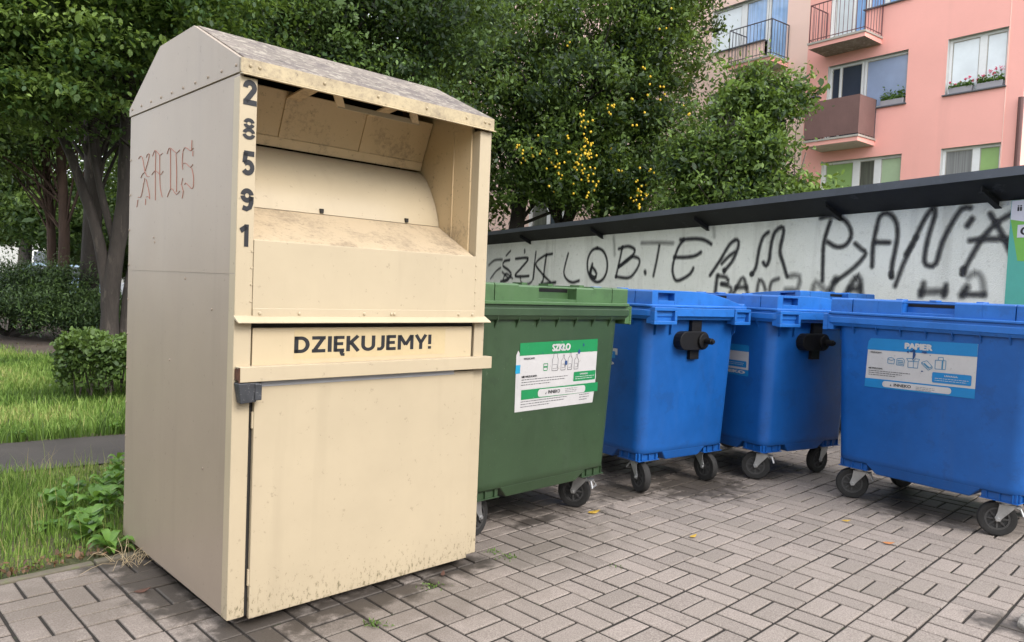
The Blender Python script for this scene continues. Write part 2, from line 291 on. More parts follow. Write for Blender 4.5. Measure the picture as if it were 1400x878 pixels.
# broken concrete corner at the right edge of the yard
M_conc = mat('rough_concrete', (.22,.20,.18), .92, .25, 5, spots=((14, .58, (.1,.085,.07), .7), (60, .63, (.32,.3,.28), .5)), bumps=(25, .9, .02))
mb = MB(); P = [(2.02,2.80),(2.10,2.93),(2.10,3.02),(2.17,3.10),(2.30,3.16),(2.55,3.30),(2.9,3.1),(2.9,2.5),(2.3,2.45)]
mb.prism(P, lambda x, y, h: (x, y, h), -.02, .022); struct(mb.build('concrete_apron', M_conc, bevel=.008))
# ------------------------------------------------------------------ clothes donation bin
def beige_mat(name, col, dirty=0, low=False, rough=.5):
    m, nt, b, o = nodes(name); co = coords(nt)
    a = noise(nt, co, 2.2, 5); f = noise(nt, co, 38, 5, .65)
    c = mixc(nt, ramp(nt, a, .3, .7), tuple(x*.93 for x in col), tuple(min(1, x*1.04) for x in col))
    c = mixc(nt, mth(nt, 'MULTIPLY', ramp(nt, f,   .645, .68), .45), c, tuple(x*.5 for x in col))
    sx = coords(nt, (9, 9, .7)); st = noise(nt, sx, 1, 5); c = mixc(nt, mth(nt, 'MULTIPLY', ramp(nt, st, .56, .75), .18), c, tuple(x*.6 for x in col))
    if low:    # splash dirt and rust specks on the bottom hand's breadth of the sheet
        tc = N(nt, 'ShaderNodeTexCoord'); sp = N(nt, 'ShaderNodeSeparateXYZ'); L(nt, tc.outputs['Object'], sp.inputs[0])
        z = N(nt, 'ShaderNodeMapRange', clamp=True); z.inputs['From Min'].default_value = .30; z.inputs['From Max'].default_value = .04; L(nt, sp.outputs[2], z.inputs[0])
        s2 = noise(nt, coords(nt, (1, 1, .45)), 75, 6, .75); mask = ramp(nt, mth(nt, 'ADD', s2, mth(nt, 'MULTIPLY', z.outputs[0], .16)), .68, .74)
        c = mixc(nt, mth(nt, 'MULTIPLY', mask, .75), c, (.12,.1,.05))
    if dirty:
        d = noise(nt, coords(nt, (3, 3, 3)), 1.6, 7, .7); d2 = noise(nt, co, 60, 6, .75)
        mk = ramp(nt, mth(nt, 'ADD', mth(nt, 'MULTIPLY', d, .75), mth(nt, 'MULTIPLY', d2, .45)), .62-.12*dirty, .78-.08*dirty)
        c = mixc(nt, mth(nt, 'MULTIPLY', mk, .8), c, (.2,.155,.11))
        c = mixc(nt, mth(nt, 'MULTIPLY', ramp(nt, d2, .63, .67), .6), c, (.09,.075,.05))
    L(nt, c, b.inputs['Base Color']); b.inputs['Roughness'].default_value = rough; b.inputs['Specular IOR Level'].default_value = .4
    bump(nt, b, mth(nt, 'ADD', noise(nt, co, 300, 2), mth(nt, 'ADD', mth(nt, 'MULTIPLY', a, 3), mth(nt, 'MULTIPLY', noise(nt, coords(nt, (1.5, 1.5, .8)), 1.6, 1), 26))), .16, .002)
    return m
BE = (.44,.362,.25)
M_be = beige_mat('beige_paint', BE); M_be_low = beige_mat('beige_paint_splashed', BE, low=True)
M_be_dirty = beige_mat('beige_paint_grimy', (.45,.365,.23), dirty=.62); M_sill = beige_mat('beige_paint_grimy_sill', (.47,.37,.25), dirty=.42)
M_side = beige_mat('beige_paint_shade_side', (.325,.258,.20), low=False, rough=.42)  # same beige paint, made greyer and darker to carry side shade
M_roofsheet = mat('lichen_roof_sheet', (.18,.15,.127), .85, .3, 3, spots=((5, .5, (.10,.08,.075), .75), (26, .53, (.31,.275,.225), .75), (38, .57, (.05,.042,.033), .85)), bumps=(60, .5, .003))
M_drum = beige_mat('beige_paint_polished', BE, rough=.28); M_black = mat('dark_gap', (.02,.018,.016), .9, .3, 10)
M_digit = plain('stencil_black', (.010,.010,.014), .6)
M_lock = mat('worn_steel_cover', (.045,.047,.054), .5, .35, 25, metal=.3, spots=((90, .6, (.3,.3,.3), .5),))
M_rust = mat('rust', (.09,.035,.018), .9, .5, 40)
M_strip = beige_mat('pale_sticker_strip', (.49,.395,.26)); M_zinc_strip = plain('bare_zinc', (.33,.33,.35), .5)
M_scratch = plain('red_scratch', (.36,.125,.09), .7)
M_inner = beige_mat('beige_inside', (.55,.42,.255), dirty=.05)

bx = thing('clothes_donation_bin', 'tall cream metal clothes bin with open chute and black number 28591 beside the grass', 'donation bin', (-.98239, 2.67511, 0), R(43.692))
Wd, Dp, Z0, ZE = 1.179, 1.177, .046, 2.0
PROF = [(-.004, ZE), (-.006, 2.048), (.428, 2.252), (.80, 2.246), (1.185, 2.036), (1.188, ZE)]
def yz(p, q, h): return (h, p, q)
# side sheets, each with its riveted gable plate
for side in (0, 1):
    x0, x1 = ((0, .014) if side == 0 else (Wd-.014, Wd))
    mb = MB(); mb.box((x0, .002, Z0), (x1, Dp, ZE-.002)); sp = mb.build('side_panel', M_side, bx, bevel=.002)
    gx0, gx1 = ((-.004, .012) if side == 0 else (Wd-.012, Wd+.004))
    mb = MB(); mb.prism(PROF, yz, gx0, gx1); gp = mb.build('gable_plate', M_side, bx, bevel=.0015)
    mb = MB()
    for k in range(10):
        v = .03+k*.124; xr = gx0 if side == 0 else gx1; d = -1 if side == 0 else 1
        mb.tube([(xr-d*.001, v, ZE+.028), (xr+d*.003, v, ZE+.028), (xr+d*.0042, v, ZE+.028)], [.0065, .0055, .002], 8)
    mb.build('rivet', M_side, gp, smooth=True)
# a fold line across the left sheet
mb = MB(); mb.box((-.0016, .004, 1.296), (.0, 1.14, 1.299)); mb.build('sheet_seam', M_side, bx)
mb = MB()
for z in np.arange(.2, 1.95, .16): mb.tube([(.001, Dp-.012, z), (-.003, Dp-.012, z), (-.004, Dp-.012, z)], [.006, .005, .002], 7)
for v, z in ((.83, 1.42), (.84, 1.44), (.47, 1.27), (.2, 1.16), (.62, .93), (.25, .55)): mb.tube([(.001, v, z), (-.003, v, z)], [.006, .004], 7)
mb.build('rivet', M_side, bx, smooth=True)
mb = MB(); mb.box((.014, Dp-.016, Z0), (Wd-.014, Dp-.002, ZE)); mb.box((.014, .02, Z0), (Wd-.014, Dp-.016, Z0+.02)); mb.build('back_panel', M_side, bx)
# roof
mb = MB()
for (a, b_) in ((1, 2), (2, 3), (3, 4)):
    p, q = PROF[a], PROF[b_]; d = Vector((q[0]-p[0], q[1]-p[1])).normalized(); n = Vector((-d.y, d.x))*.010
    mb.prism([(p[0], p[1]-.006), (q[0], q[1]-.006), (q[0]+n.x, q[1]+n.y-.006), (p[0]+n.x, p[1]+n.y-.006)], yz, .0125, Wd+.006)
mb.build('roof', M_roofsheet, bx, bevel=.002)
mb = MB(); mb.box((-.004, -.012, 1.999), (Wd+.006, .004, 2.05)); mb.prism([(-.012, 1.999), (-.026, 1.993), (-.026, 1.990), (.004, 1.995), (.004, 1.999)], yz, -.002, Wd+.008)
fa = mb.build('eave_fascia', M_be_dirty, bx, bevel=.0025)
mb = MB()
for u in (.03, .065, .32, .56, .8, 1.02, 1.13, 1.155): mb.tube([(u, -.011, 2.026), (u, -.016, 2.026), (u, -.018, 2.026)], [.007, .0055, .002], 8)
mb.build('rivet', M_be_dirty, fa, smooth=True)
# corner posts (front frame)
mb = MB(); mb.box((-.0015, -.002, Z0-.001), (.063, .05, ZE-.012)); mb.build('corner_post', M_be_low, bx, bevel=.003)
mb = MB(); mb.box((1.122, -.002, Z0-.001), (Wd+.0015, .05, 1.1195)); mb.box((1.113, -.002, 1.1195), (Wd+.0015, .05, ZE-.012)); mb.build('corner_post', M_be_low, bx, bevel=.003)
# stencilled number down the left post: heavy strokes with stencil bridges
def arc(cx, cy, rx, ry, a0, a1, n=14): return [(cx+rx*cos(R(a0+(a1-a0)*k/n)), cy+ry*sin(R(a0+(a1-a0)*k/n))) for k in range(n+1)]
DIG = {'2': ([arc(.47,1.13,.32,.32,185,-35)+[(.2,.22)], [(.02,.16),(.98,.16)]], .35),
 '8': ([arc(.5,1.19,.29,.26,12,168), arc(.5,1.19,.29,.26,192,348), arc(.5,.44,.34,.29,10,170), arc(.5,.44,.35,.30,190,350)], .27),
 '5': ([[(.14,1.46),(.94,1.46)], [(.27,1.5),(.2,.83)], arc(.46,.52,.35,.36,140,-150)], .35),
 '9': ([arc(.49,1.12,.33,.33,6,174), arc(.49,1.12,.33,.33,186,352), [(.83,1.06),(.82,.62),(.72,.30),(.48,.17),(.17,.26)]], .35),
 '1': ([[(.64,0),(.64,1.6)], [(.64,1.45),(.12,1.12)]], .38)}
for ch, u0, u1, z0, z1 in (('2',.010,.0615,1.892,1.978), ('8',.010,.059,1.771,1.847), ('5',.012,.059,1.646,1.730), ('9',.010,.058,1.519,1.599), ('1',.008,.050,1.394,1.473)):
    strokes, th = DIG[ch]; mb = MB()
    for st_ in strokes:
        Pp = [Vector(p) for p in st_]
        Pp = [p for i, p in enumerate(Pp) if i == 0 or (p-Pp[i-1]).length > 1e-4]; Lr = []
        for i, p in enumerate(Pp):
            d = (Pp[min(i+1, len(Pp)-1)]-Pp[max(i-1, 0)]).normalized(); n = Vector((-d.y, d.x))*th/2; Lr.append((p+n, p-n))
        for (a, b_), (c, d) in zip(Lr, Lr[1:]): mb.poly([(u0+(u1-u0)*q.x, -.0034, z0+(z1-z0)*q.y/1.6) for q in (a, b_, d, c)])
    mb.build('number_digit', M_digit, bx)
# recess: cheeks, ceiling, flap, drum, sill
mb = MB(); mb.box((.063, .0505, 1.40), (.075, .60, 2.0)); mb.build('chute_cheek', M_inner, bx); mb = MB(); mb.box((1.105, .0505, 1.36), (1.1215, .62, 2.0))
mb.prism([(.05, 2.0), (.62, 2.0), (.62, 2.23), (.43, 2.23), (.05, 2.05)], yz, 1.107, 1.119)
mb.box((1.100, .17, 1.44), (1.105, .175, 2.0)); mb.build('chute_cheek', M_inner, bx)
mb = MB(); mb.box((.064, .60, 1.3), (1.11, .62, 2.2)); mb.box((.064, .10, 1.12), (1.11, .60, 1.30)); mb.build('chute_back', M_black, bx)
def slab(a, b, t, x0, x1, name, m, parent, mbx=None):
    d = Vector((b[0]-a[0], b[1]-a[1])).normalized(); n = Vector((d.y, -d.x))*t
    q = [(a[0], a[1]), (b[0], b[1]), (b[0]+n.x, b[1]+n.y), (a[0]+n.x, a[1]+n.y)]
    if mbx is not None: mbx.prism(q, yz, x0, x1); return
    m_ = MB(); m_.prism(q, yz, x0, x1); return m_.build(name, m, parent, bevel=.002)
FT, FB = Vector((.345, 2.062)), Vector((.437, 1.845))
flap = slab(tuple(FT), tuple(FB), .012, .078, 1.10, 'chute_flap', M_inner, bx)
nrm = Vector((FB.y-FT.y, -(FB.x-FT.x))).normalized()
if nrm.x > 0: nrm = -nrm
def fl(t, o): p = FT+(FB-FT)*t+nrm*o; return (p.x, p.y)
mb = MB()
for (x0, x1) in ((.345, .405), (.735, .795)): mb.prism([fl(0, .010), fl(.82, .010), fl(.82, .018), fl(0, .018)], yz, x0, x1)
mb.prism([fl(.82, .010), fl(1.0, .010), fl(1.0, .018), fl(.82, .018)], yz, .080, 1.098)
mb.build('flap_strap', M_inner, flap, bevel=.0015)
hb = (.13, 1.996)         # handle bar held out under the eave
for (x0, x1, xb) in ((.345, .405, .46), (.735, .795, .83)):
    mb = MB(); a = fl(.10, .012); mb.hexa([(x0, a[0], a[1]-.008), (x1, a[0], a[1]-.008), (x1, a[0], a[1]), (x0, a[0], a[1])], [(x0+.012, .12, 2.062), (x1+.012, .12, 2.062), (x1+.012, .12, 2.069), (x0+.012, .12, 2.069)]); mb.build('handle_arm', M_inner, flap)
    mb = MB(); mb.hexa([(xb, hb[0], hb[1]-.012), (xb+.038, hb[0], hb[1]-.012), (xb+.038, hb[0]+.008, hb[1]-.008), (xb, hb[0]+.008, hb[1]-.008)], [(xb-.075, .06, 2.060), (xb-.035, .06, 2.060), (xb-.035, .07, 2.064), (xb-.075, .07, 2.064)]); mb.build('handle_strut', M_inner, flap)
mb = MB(); mb.box((.46, hb[0]-.004, hb[1]-.013), (.868, hb[0], hb[1]+.005)); mb.box((.46, hb[0]-.004, hb[1]+.005), (.868, hb[0]+.02, hb[1]+.008)); mb.build('handle_bar', M_be, flap, bevel=.0012)
prof = catmull([(.43, 1.832, 0), (.372, 1.788, 0), (.318, 1.705, 0), (.284, 1.63, 0), (.263, 1.563, 0)], .012)
mb = MB(); mb.prism([(p.x, p.y) for p in prof]+[(.30, 1.555), (.46, 1.82)], yz, .078, 1.102); drum = mb.build('chute_drum', M_drum, bx, smooth=True, angle=40)
for x in (.47, .905): mb = MB(); mb.box((x, .258, 1.567), (x+.016, .283, 1.585)); mb.build('drum_stop', M_black, drum)
mb = MB(); mb.prism([(.268, 1.562), (.27, 1.54), (.02, 1.40), (.0025, 1.4215)], yz, .064, 1.1045); mb.build('chute_sill', M_sill, bx, bevel=.002)
mb = MB(); mb.box((.064, -.004, 1.150), (1.1125, .012, 1.4212)); mb.box((.064, -.008, 1.134), (1.121, -.0045, 1.176)); pn = mb.build('upper_panel', M_be, bx, bevel=.0025)
mb = MB()
for u in (.09, .245, .53, .66, .675, 1.02, 1.1): mb.tube([(u, -.007, 1.158), (u, -.012, 1.158), (u, -.014, 1.158)], [.008, .006, .003], 8)
for z in np.arange(1.2, 1.4, .06):
    mb.tube([(.058, -.001, z), (.058, -.005, z)], [.006, .004], 7); mb.tube([(1.118, -.001, z), (1.118, -.005, z)], [.006, .004], 7)
mb.build('rivet', M_be, pn, smooth=True)
mb = MB(); mb.prism([(.0, 1.150), (-.042, 1.128), (-.042, 1.123), (.0, 1.138)], yz, -.004, 1.186); mb.build('drip_lip', M_be, bx, bevel=.0015)
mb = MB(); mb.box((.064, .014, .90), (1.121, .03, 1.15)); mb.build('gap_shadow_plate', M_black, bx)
# notice strip with the word
mb = MB(); mb.box((.069, .0, .96), (1.108, .013, 1.104)); st = mb.build('notice_strip', M_strip, bx, bevel=.002)
LET = {'D': (1.0, [[(.13,0),(.13,1.3)], [(.0,.12),(.42,.12)]+arc(.42,.65,.45,.53,-90,90)+[(.0,1.18)]]), 'Z': (.98, [[(.03,1.18),(.95,1.18)], [(.80,1.18),(.18,.12)], [(.03,.12),(.95,.12)]]), 'I': (.27, [[(.135,0),(.135,1.3)]]),
 'E': (.78, [[(.13,0),(.13,1.3)], [(.1,1.18),(.76,1.18)], [(.1,.66),(.68,.66)], [(.1,.12),(.76,.12)]]), 'K': (.96, [[(.13,0),(.13,1.3)], [(.2,.62),(.84,1.3)], [(.36,.72),(.88,0)]]), 'U': (1.04, [[(.13,1.3),(.13,.5)]+arc(.52,.5,.39,.38,180,360)+[(.91,1.3)]]),
 'J': (.60, [[(.47,1.3),(.47,.42)]+arc(.19,.42,.28,.31,0,-75)+[(.03,.13)]]), 'M': (1.28, [[(.13,0),(.13,1.3)], [(.16,1.26),(.64,.42)], [(1.12,1.26),(.64,.42)], [(1.15,0),(1.15,1.3)]]), 'Y': (.98, [[(.08,1.3),(.49,.58)], [(.90,1.3),(.49,.58)], [(.49,0),(.49,.66)]]), '!': (.27, [[(.135,.42),(.135,1.3)], [(.135,0),(.135,.24)]])}
LET['Ę'] = (.78, LET['E'][1]+[[(.66,.06),(.55,-.1),(.60,-.24),(.80,-.24)]])
word = 'DZIĘKUJEMY!'; gap = .13; tot = sum(LET[c][0] for c in word)+gap*(len(word)-1); ku = .645/tot; kz = .0615/1.3; x_ = .233
def strokes2(mb, polys, th, fn):
    for st_ in polys:
        Pp = [Vector(p) for p in st_]; Pp = [p for i, p in enumerate(Pp) if i == 0 or (p-Pp[i-1]).length > 1e-4]; Lr = []
        for i, p in enumerate(Pp):
            d = (Pp[min(i+1, len(Pp)-1)]-Pp[max(i-1, 0)]).normalized(); n = Vector((-d.y, d.x))*th/2; Lr.append((p+n, p-n))
        for (a, b_), (c, d) in zip(Lr, Lr[1:]): mb.poly([fn(q) for q in (a, b_, d, c)])
for c in word:
    mb = MB(); strokes2(mb, LET[c][1], .275 if c != 'Ę' else .26, lambda q: (x_+q.x*ku, -.0012, 1.0085+q.y*kz)); mb.build('letter', M_digit, st); x_ += (LET[c][0]+gap)*ku
# slightly yellowed edge of the old sticker
mb = MB(); mb.box((.232, -.0006, .985), (.955, .0, 1.098)); mb.build('sticker', mat('yellowed_sticker', (.49,.385,.225), .5, .1, 9), st)
# cross bar with its rusty open end, lock cover and zinc strip
mb = MB(); BV = (-.046, -.001)
mb.box((.006, BV[0], .914), (1.197, BV[0]+.006, .968)); mb.box((.006, BV[0]+.006, .962), (1.197, BV[1], .968)); mb.box((.006, BV[0]+.006, .914), (1.197, BV[0]+.016, .9195))
mb.box((1.191, BV[0]+.006, .9195), (1.197, BV[1], .962)); bar = mb.build('cross_bar', M_be, bx, bevel=.0018)
mb = MB(); mb.box((.004, BV[0]+.010, .921), (.012, BV[1]-.003, .960)); mb.box((.004, BV[0]-.0005, .912), (.0055, BV[0]+.012, .966)); mb.build('rusty_end', M_rust, bar)
mb = MB(); mb.hexa([(.010, -.046, .838), (.068, -.046, .842), (.072, -.004, .842), (.014, -.004, .838)], [(.001, -.048, .911), (.078, -.048, .911), (.078, -.004, .911), (.001, -.004, .911)])
mb.box((.060, -.052, .848), (.086, -.030, .908)); mb.build('lock_cover', M_lock, bx, bevel=.003)
mb = MB(); mb.box((.10, -.0165, .892), (1.0, -.0135, .9095)); mb.build('zinc_strip', M_zinc_strip, bx)
# door
mb = MB(); mb.box((.076, -.0135, .036), (1.117, .006, .905)); dr = mb.build('door', M_be_low, bx, bevel=.003)
for z in (.74, .16): mb = MB(); mb.box((.070, -.009, z), (.080, -.001, z+.06)); mb.build('hinge', M_be, dr)
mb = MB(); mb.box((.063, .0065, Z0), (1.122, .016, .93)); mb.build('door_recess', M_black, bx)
for (u, v) in ((.06, .10), (1.06, .10), (.06, 1.06), (1.06, 1.06)): mb = MB(); mb.box((u, v, 0), (u+.06, v+.06, Z0+.002)); mb.build('foot', M_black, bx)
# scratched tag on the left sheet
mb = MB()
for pl in SCRATCH:
    P = catmull([(p[0], p[1], 0) for p in pl], .02)
    mb.tube([(-.0010, p.x, p.y) for p in P], .0013, 4)
mb.build('scratched_tag', M_scratch, bx)
# ------------------------------------------------------------------ four wheeled containers
def rrect(hx, hy, r, z, n=6):
    out = []
    for cx, cy, a0 in ((hx-r, hy-r, 0), (-hx+r, hy-r, 90), (-hx+r, -hy+r, 180), (hx-r, -hy+r, 270)):
        for k in range(n+1):
            a = R(a0+90*k/n); out.append((cx+r*cos(a), cy+r*sin(a), z))
    return out
M_steel = mat('galvanised_steel', (.42,.42,.42), .42, .25, 20, metal=.75, spots=((60, .62, (.2,.14,.1), .5),))
M_tyre = mat('rubber_tyre', (.018,.017,.0165), .8, .4, 20, spots=((30, .58, (.06,.054,.048), .4),), bumps=(90, .4, .002))
M_hub = mat('grey_hub', (.05,.048,.047), .7, .3, 20)
M_blackp = mat('black_plastic', (.007,.0065,.007), .5, .3, 10, spec=.3)
M_white = mat('sticker_white', (.45,.435,.435), .5, .07, 12, spots=((26, .64, (.22,.19,.16), .5),))
M_sgreen = mat('sticker_green', (.006,.19,.06), .5, .08, 12, spots=((34, .66, (.3,.36,.3), .6),))
M_sblue = mat('sticker_blue', (.006,.17,.42), .5, .08, 12, spots=((30, .67, (.02,.06,.14), .7),))
M_sdark = plain('sticker_print', (.012,.012,.014), .6); M_sgrey = plain('sticker_small_print', (.065,.065,.07), .6)
M_slblue = plain('sticker_pictogram', (.03,.18,.32), .6); M_cyan = plain('sticker_cyan', (.01,.25,.42), .5); M_tear = plain('sticker_tear', (.012,.05,.16), .6)
def plastic(name, col, worn):
    return mat(name, col, .42, .2, 2.0, spots=((6, .58, tuple(c*.7+.004 for c in col), .5), (17, .63, tuple(c*.68 for c in col), .5), (55, .665, worn, .45), (11, .66, worn, .22)), streaks=(13, .3, tuple(c*.8+.022 for c in col)), bumps=(140, .15, .002))
M_green = plastic('green_plastic', (.029,.056,.025), (.22,.26,.18)); M_greenlid = plastic('green_lid_plastic', (.060,.125,.048), (.3,.36,.25))
M_blue = plastic('blue_plastic', (.0052,.080,.305), (.1,.22,.5)); M_bluelid = plastic('blue_lid_plastic', (.014,.125,.44), (.15,.3,.6))
FY = lambda z: -.422-(z-.253)*.0342         # front face slope

def container_parts(root, Mb, Ml, swivel, sticker, green=False):
    # body
    mb = MB()
    secs = [(.260,.530,.416,.074),(.268,.537,.4225,.076),(.30,.539,.4236,.078),(.6,.551,.4339,.078),(.9,.563,.4441,.078),(1.147,.573,.4526,.078)]
    mb.loft([rrect(hx, hy, r, z) for z, hx, hy, r in secs])
    body = mb.build('body', Mb, root, smooth=True, angle=50)
    mb = MB()      # belly between the castor pockets
    a, b_ = .345, .275
    def belly(h0, k): return [(-h0, -k, 0), (h0, -k, 0), (h0, k, 0), (-h0, k, 0)]
    mb.hexa([(x, y, .203) for x, y, _ in belly(b_, .405)], [(x, y, .268) for x, y, _ in belly(a, .4215)])
    mb.hexa([(x, y, .206) for x, y, _ in belly(.520, .16)], [(x, y, .2675) for x, y, _ in belly(.5355, .215)])
    mb.build('belly', Mb, body, bevel=.006)
    for sx in (-1, 1):       # ribbed castor pockets
        for sy in (-1, 1):
            mb = MB(); x0, x1 = sorted((sx*.335, sx*.515)); y0, y1 = sorted((sy*.225, sy*.402)); mb.box((x0, y0, .217), (x1, y1, .264))
            for k in range(3):
                x = sx*(.365+k*.066); mb.box((x-.0025, min(sy*.40, sy*.4135), .217), (x+.0025, max(sy*.40, sy*.4135), .262))
            for k in range(3):
                y = sy*(.255+k*.064); mb.box((min(sx*.513, sx*.527), y-.0025, .217), (max(sx*.513, sx*.527), y+.0025, .262))
            mb.box((min(sx*.33, sx*.525), min(sy*.22, sy*.411), .212), (max(sx*.33, sx*.525), max(sy*.22, sy*.411), .217)); mb.build('castor_pocket', Mb, body, bevel=.0015)
    mb = MB()      # gussets under the rim
    for k in range(7):
        x = -.45+k*.15
        for s in (-1, 1): mb.prism([(s*.446, 1.075), (s*.452, 1.147), (s*.476, 1.147), (s*.474, 1.128)], lambda p, q, h: (h, p, q), x-.004, x+.004)
    for y in (-.375, -.235, .40):
        for s in (-1, 1): mb.prism([(s*.562, 1.02), (s*.570, 1.147), (s*.592, 1.147), (s*.585, 1.04)], lambda p, q, h: (p, h, q), y-.005, y+.005)
    mb.build('gusset', Mb, body)
    # rim
    mb = MB(); mb.loft([rrect(hx, hy, r, z) for z, hx, hy, r in ((1.128,.622,.468,.05),(1.147,.632,.479,.05),(1.150,.636,.4835,.05),(1.183,.636,.4835,.05),(1.187,.633,.480,.05),(1.188,.624,.470,.05),(1.203,.624,.470,.05))])
    rim = mb.build('rim', Mb if green else Ml, body, smooth=True, angle=25)
    for s in (-1, 1):        # square lifting sockets on the two ends
        mb = MB(); xa, xb = sorted((s*.634, s*.650)); mb.box((xa, -.268, 1.150), (xb, .305, 1.203)); mb.build('end_rail', Ml, rim, bevel=.003)
        for y0, y1 in ((-.474, -.268), (.305, .474)):
            mb = MB(); xa, xb = sorted((s*.626, s*(.641 if green else .658))); za, zb = 1.098, 1.205; t = .022
            mb.box((xa, y0, za), (xb, y1, za+t)); mb.box((xa, y0, zb-t), (xb, y1, zb)); mb.box((xa, y0, za+t), (xb, y0+t, zb-t)); mb.box((xa, y1-t, za+t), (xb, y1, zb-t))
            x_, x2 = sorted((s*.585, s*.628)); mb.box((x_, y0+.004, za+.004), (x2, y1-.004, zb-.004)); mb.build('lifting_socket', Ml, rim, bevel=.003)
    # lid
    lid = MB(); lid.loft([rrect(hx, hy, r, z) for z, hx, hy, r in ((1.204,.630,.478,.05),(1.206,.636,.4835,.05),(1.218,.636,.4835,.05),(1.221,.630,.478,.05))])
    zt = [(-.458,1.300),(-.452,1.3075),(-.42,1.310),(-.10,1.310),(.03,1.305),(.14,1.293),(.25,1.274),(.35,1.250),(.43,1.230),(.47,1.225)]
    def ztop(y):
        for (y0, a0), (y1, a1) in zip(zt, zt[1:]):
            if y <= y1: return a0+(a1-a0)*max(0, (y-y0))/(y1-y0)
        return zt[-1][1]
    def seg(x0, x1, ya, yb, dz=0, z0=1.2195, dr=0.0):
        ys = sorted({ya, yb, *[y for y, _ in zt if ya < y < yb]}); rings = []
        for y in ys:
            t = ztop(y)+dz; rings.append([(x0, y, z0), (x1, y, z0), (x1-dr, y, t), (x0+dr*0, y, t)])
        n = len(lid.v)
        lid.loft(rings)
    k = -.006 if green else 0
    hw = .151
    seg(-.464, -.30, -.458, .47); seg(-.3005, -hw, -.458, .47, k); seg(hw, .3005, -.458, .47, k); seg(.30, .464, -.458, .47)
    seg(-hw, hw, -.395, .47, k)
    lid.box((-hw, -.455, 1.2195), (hw, -.394, 1.236)); 
    lid.cyl((-hw, -.446, 1.296), (hw, -.446, 1.296), .0055, 8)
    for s in (-1, 1):           # end caps with a grip hole
        def es(a, b, *r, **kw): x0, x1 = sorted((s*a, s*b)); seg(x0, x1, *r, **kw)
        es(.470, .615, -.458, -.405); es(.470, .615, -.255, .47); es(.470, .565, -.405, -.255)
        x0, x1 = sorted((s*.565, s*.615)); lid.box((x0, -.405, 1.2195), (x1, -.255, 1.246)); lid.box((x0, -.405, 1.293), (x1, -.255, 1.3098))
    for x in (-.20, .0, .26): lid.box((x-.02, -.40, 1.305), (x+.02, -.33, 1.3165))
    lid.cyl((-.60, .475, 1.225), (.60, .475, 1.225), .016, 10)
    lo = lid.build('lid', Ml, root, bevel=.0025, seg=1)
    mb = MB(); mb.box((-hw+.006, -.3965, 1.272), (hw-.006, -.3945, 1.300)); mb.build('grip_shade_strip', M_blackp, lo)  # flat black strip painted for the shade inside the lid grip
    # trunnion brackets on both ends
    for s in (-1, 1):
        mb = MB(); X = lambda a: s*a
        def bxs(xa, xb, lo_, hi_): x0, x1 = sorted((X(xa), X(xb))); mb.box((x0, lo_[0], lo_[1]), (x1, hi_[0], hi_[1]))
        bxs(.548, .600, (-.055, 1.0), (.040, 1.150)); bxs(.54, .590, (-.05, .868), (.036, .96))
        pts = []
        for kk in range(9): a = R(90+180*kk/8); pts.append((-.135+.060*cos(a), .992+.060*sin(a)))
        for kk in range(9): a = R(-90+180*kk/8); pts.append((.030+.060*cos(a), .992+.060*sin(a)))
        mb.prism(pts, lambda p, q, h: (X(h), p, q), .55, .628)
        mb.prism([(.02+.05*cos(R(t)), .992+.05*sin(R(t))) for t in range(0, 360, 24)], lambda p, q, h: (X(h), p, q), .628, .645)
        mb.cyl((X(.64), .03, .992), (X(.70), .03, .992), .021, 14); mb.cyl((X(.70), .03, .992), (X(.712), .03, .992), .014, 12)
        mb.build('lifting_bracket', M_blackp, root, bevel=.004)
    # castors
    for n_, (sx, sy) in enumerate(((-1,-1),(1,-1),(1,1),(-1,1))):
        e = bpy.data.objects.new('castor', None); C.objects.link(e); e.parent = root; e.location = (sx*.432, sy*.318, 0); e.rotation_euler = (0, 0, R(swivel[n_])); e.empty_display_size = .1
        mb = MB(); mb.box((-.055, -.045, .200), (.055, .045, .212)); mb.cyl((0,0,.186), (0,0,.202), .036, 16)
        for s in (-1, 1):
            y0, y1 = sorted((s*.029, s*.034)); mb.prism([(-.035,.190),(.040,.190),(.034,.165),(-.018,.105),(-.026,.088),(-.046,.086),(-.054,.105),(-.042,.14)], lambda p, q, h: (p, h, q), y0, y1)
            mb.cyl((-.038, s*.028, .1), (-.038, s*.042, .1), .011, 8)
        mb.box((-.036, -.034, .183), (.042, .034, .190)); fk = mb.build('fork', M_steel, e, bevel=.0015)
        if sy < 0:
            mb = MB(); mb.tube([(.036,-.012,.178),(.068,-.022,.168),(.082,-.036,.138),(.082,.036,.138),(.068,.022,.168),(.036,.012,.178)], .0065, 7); mb.box((.03,-.02,.168), (.075,.02,.18)); mb.build('brake', M_steel, e, smooth=True)
        mb = MB(); prof = [(.064,-.020),(.082,-.0235),(.094,-.0215),(.0985,-.013),(.1,0),(.0985,.013),(.094,.0215),(.082,.0235),(.064,.020)]; n = 32
        rings = [[(-.038+r*cos(2*math.pi*i/n), w, .1+r*sin(2*math.pi*i/n)) for r, w in prof] for i in range(n)]; rings.append(rings[0]); mb.loft(rings, 0, False, False)
        wl = mb.build('wheel', [M_tyre], e, smooth=True, angle=50)
        mb = MB()
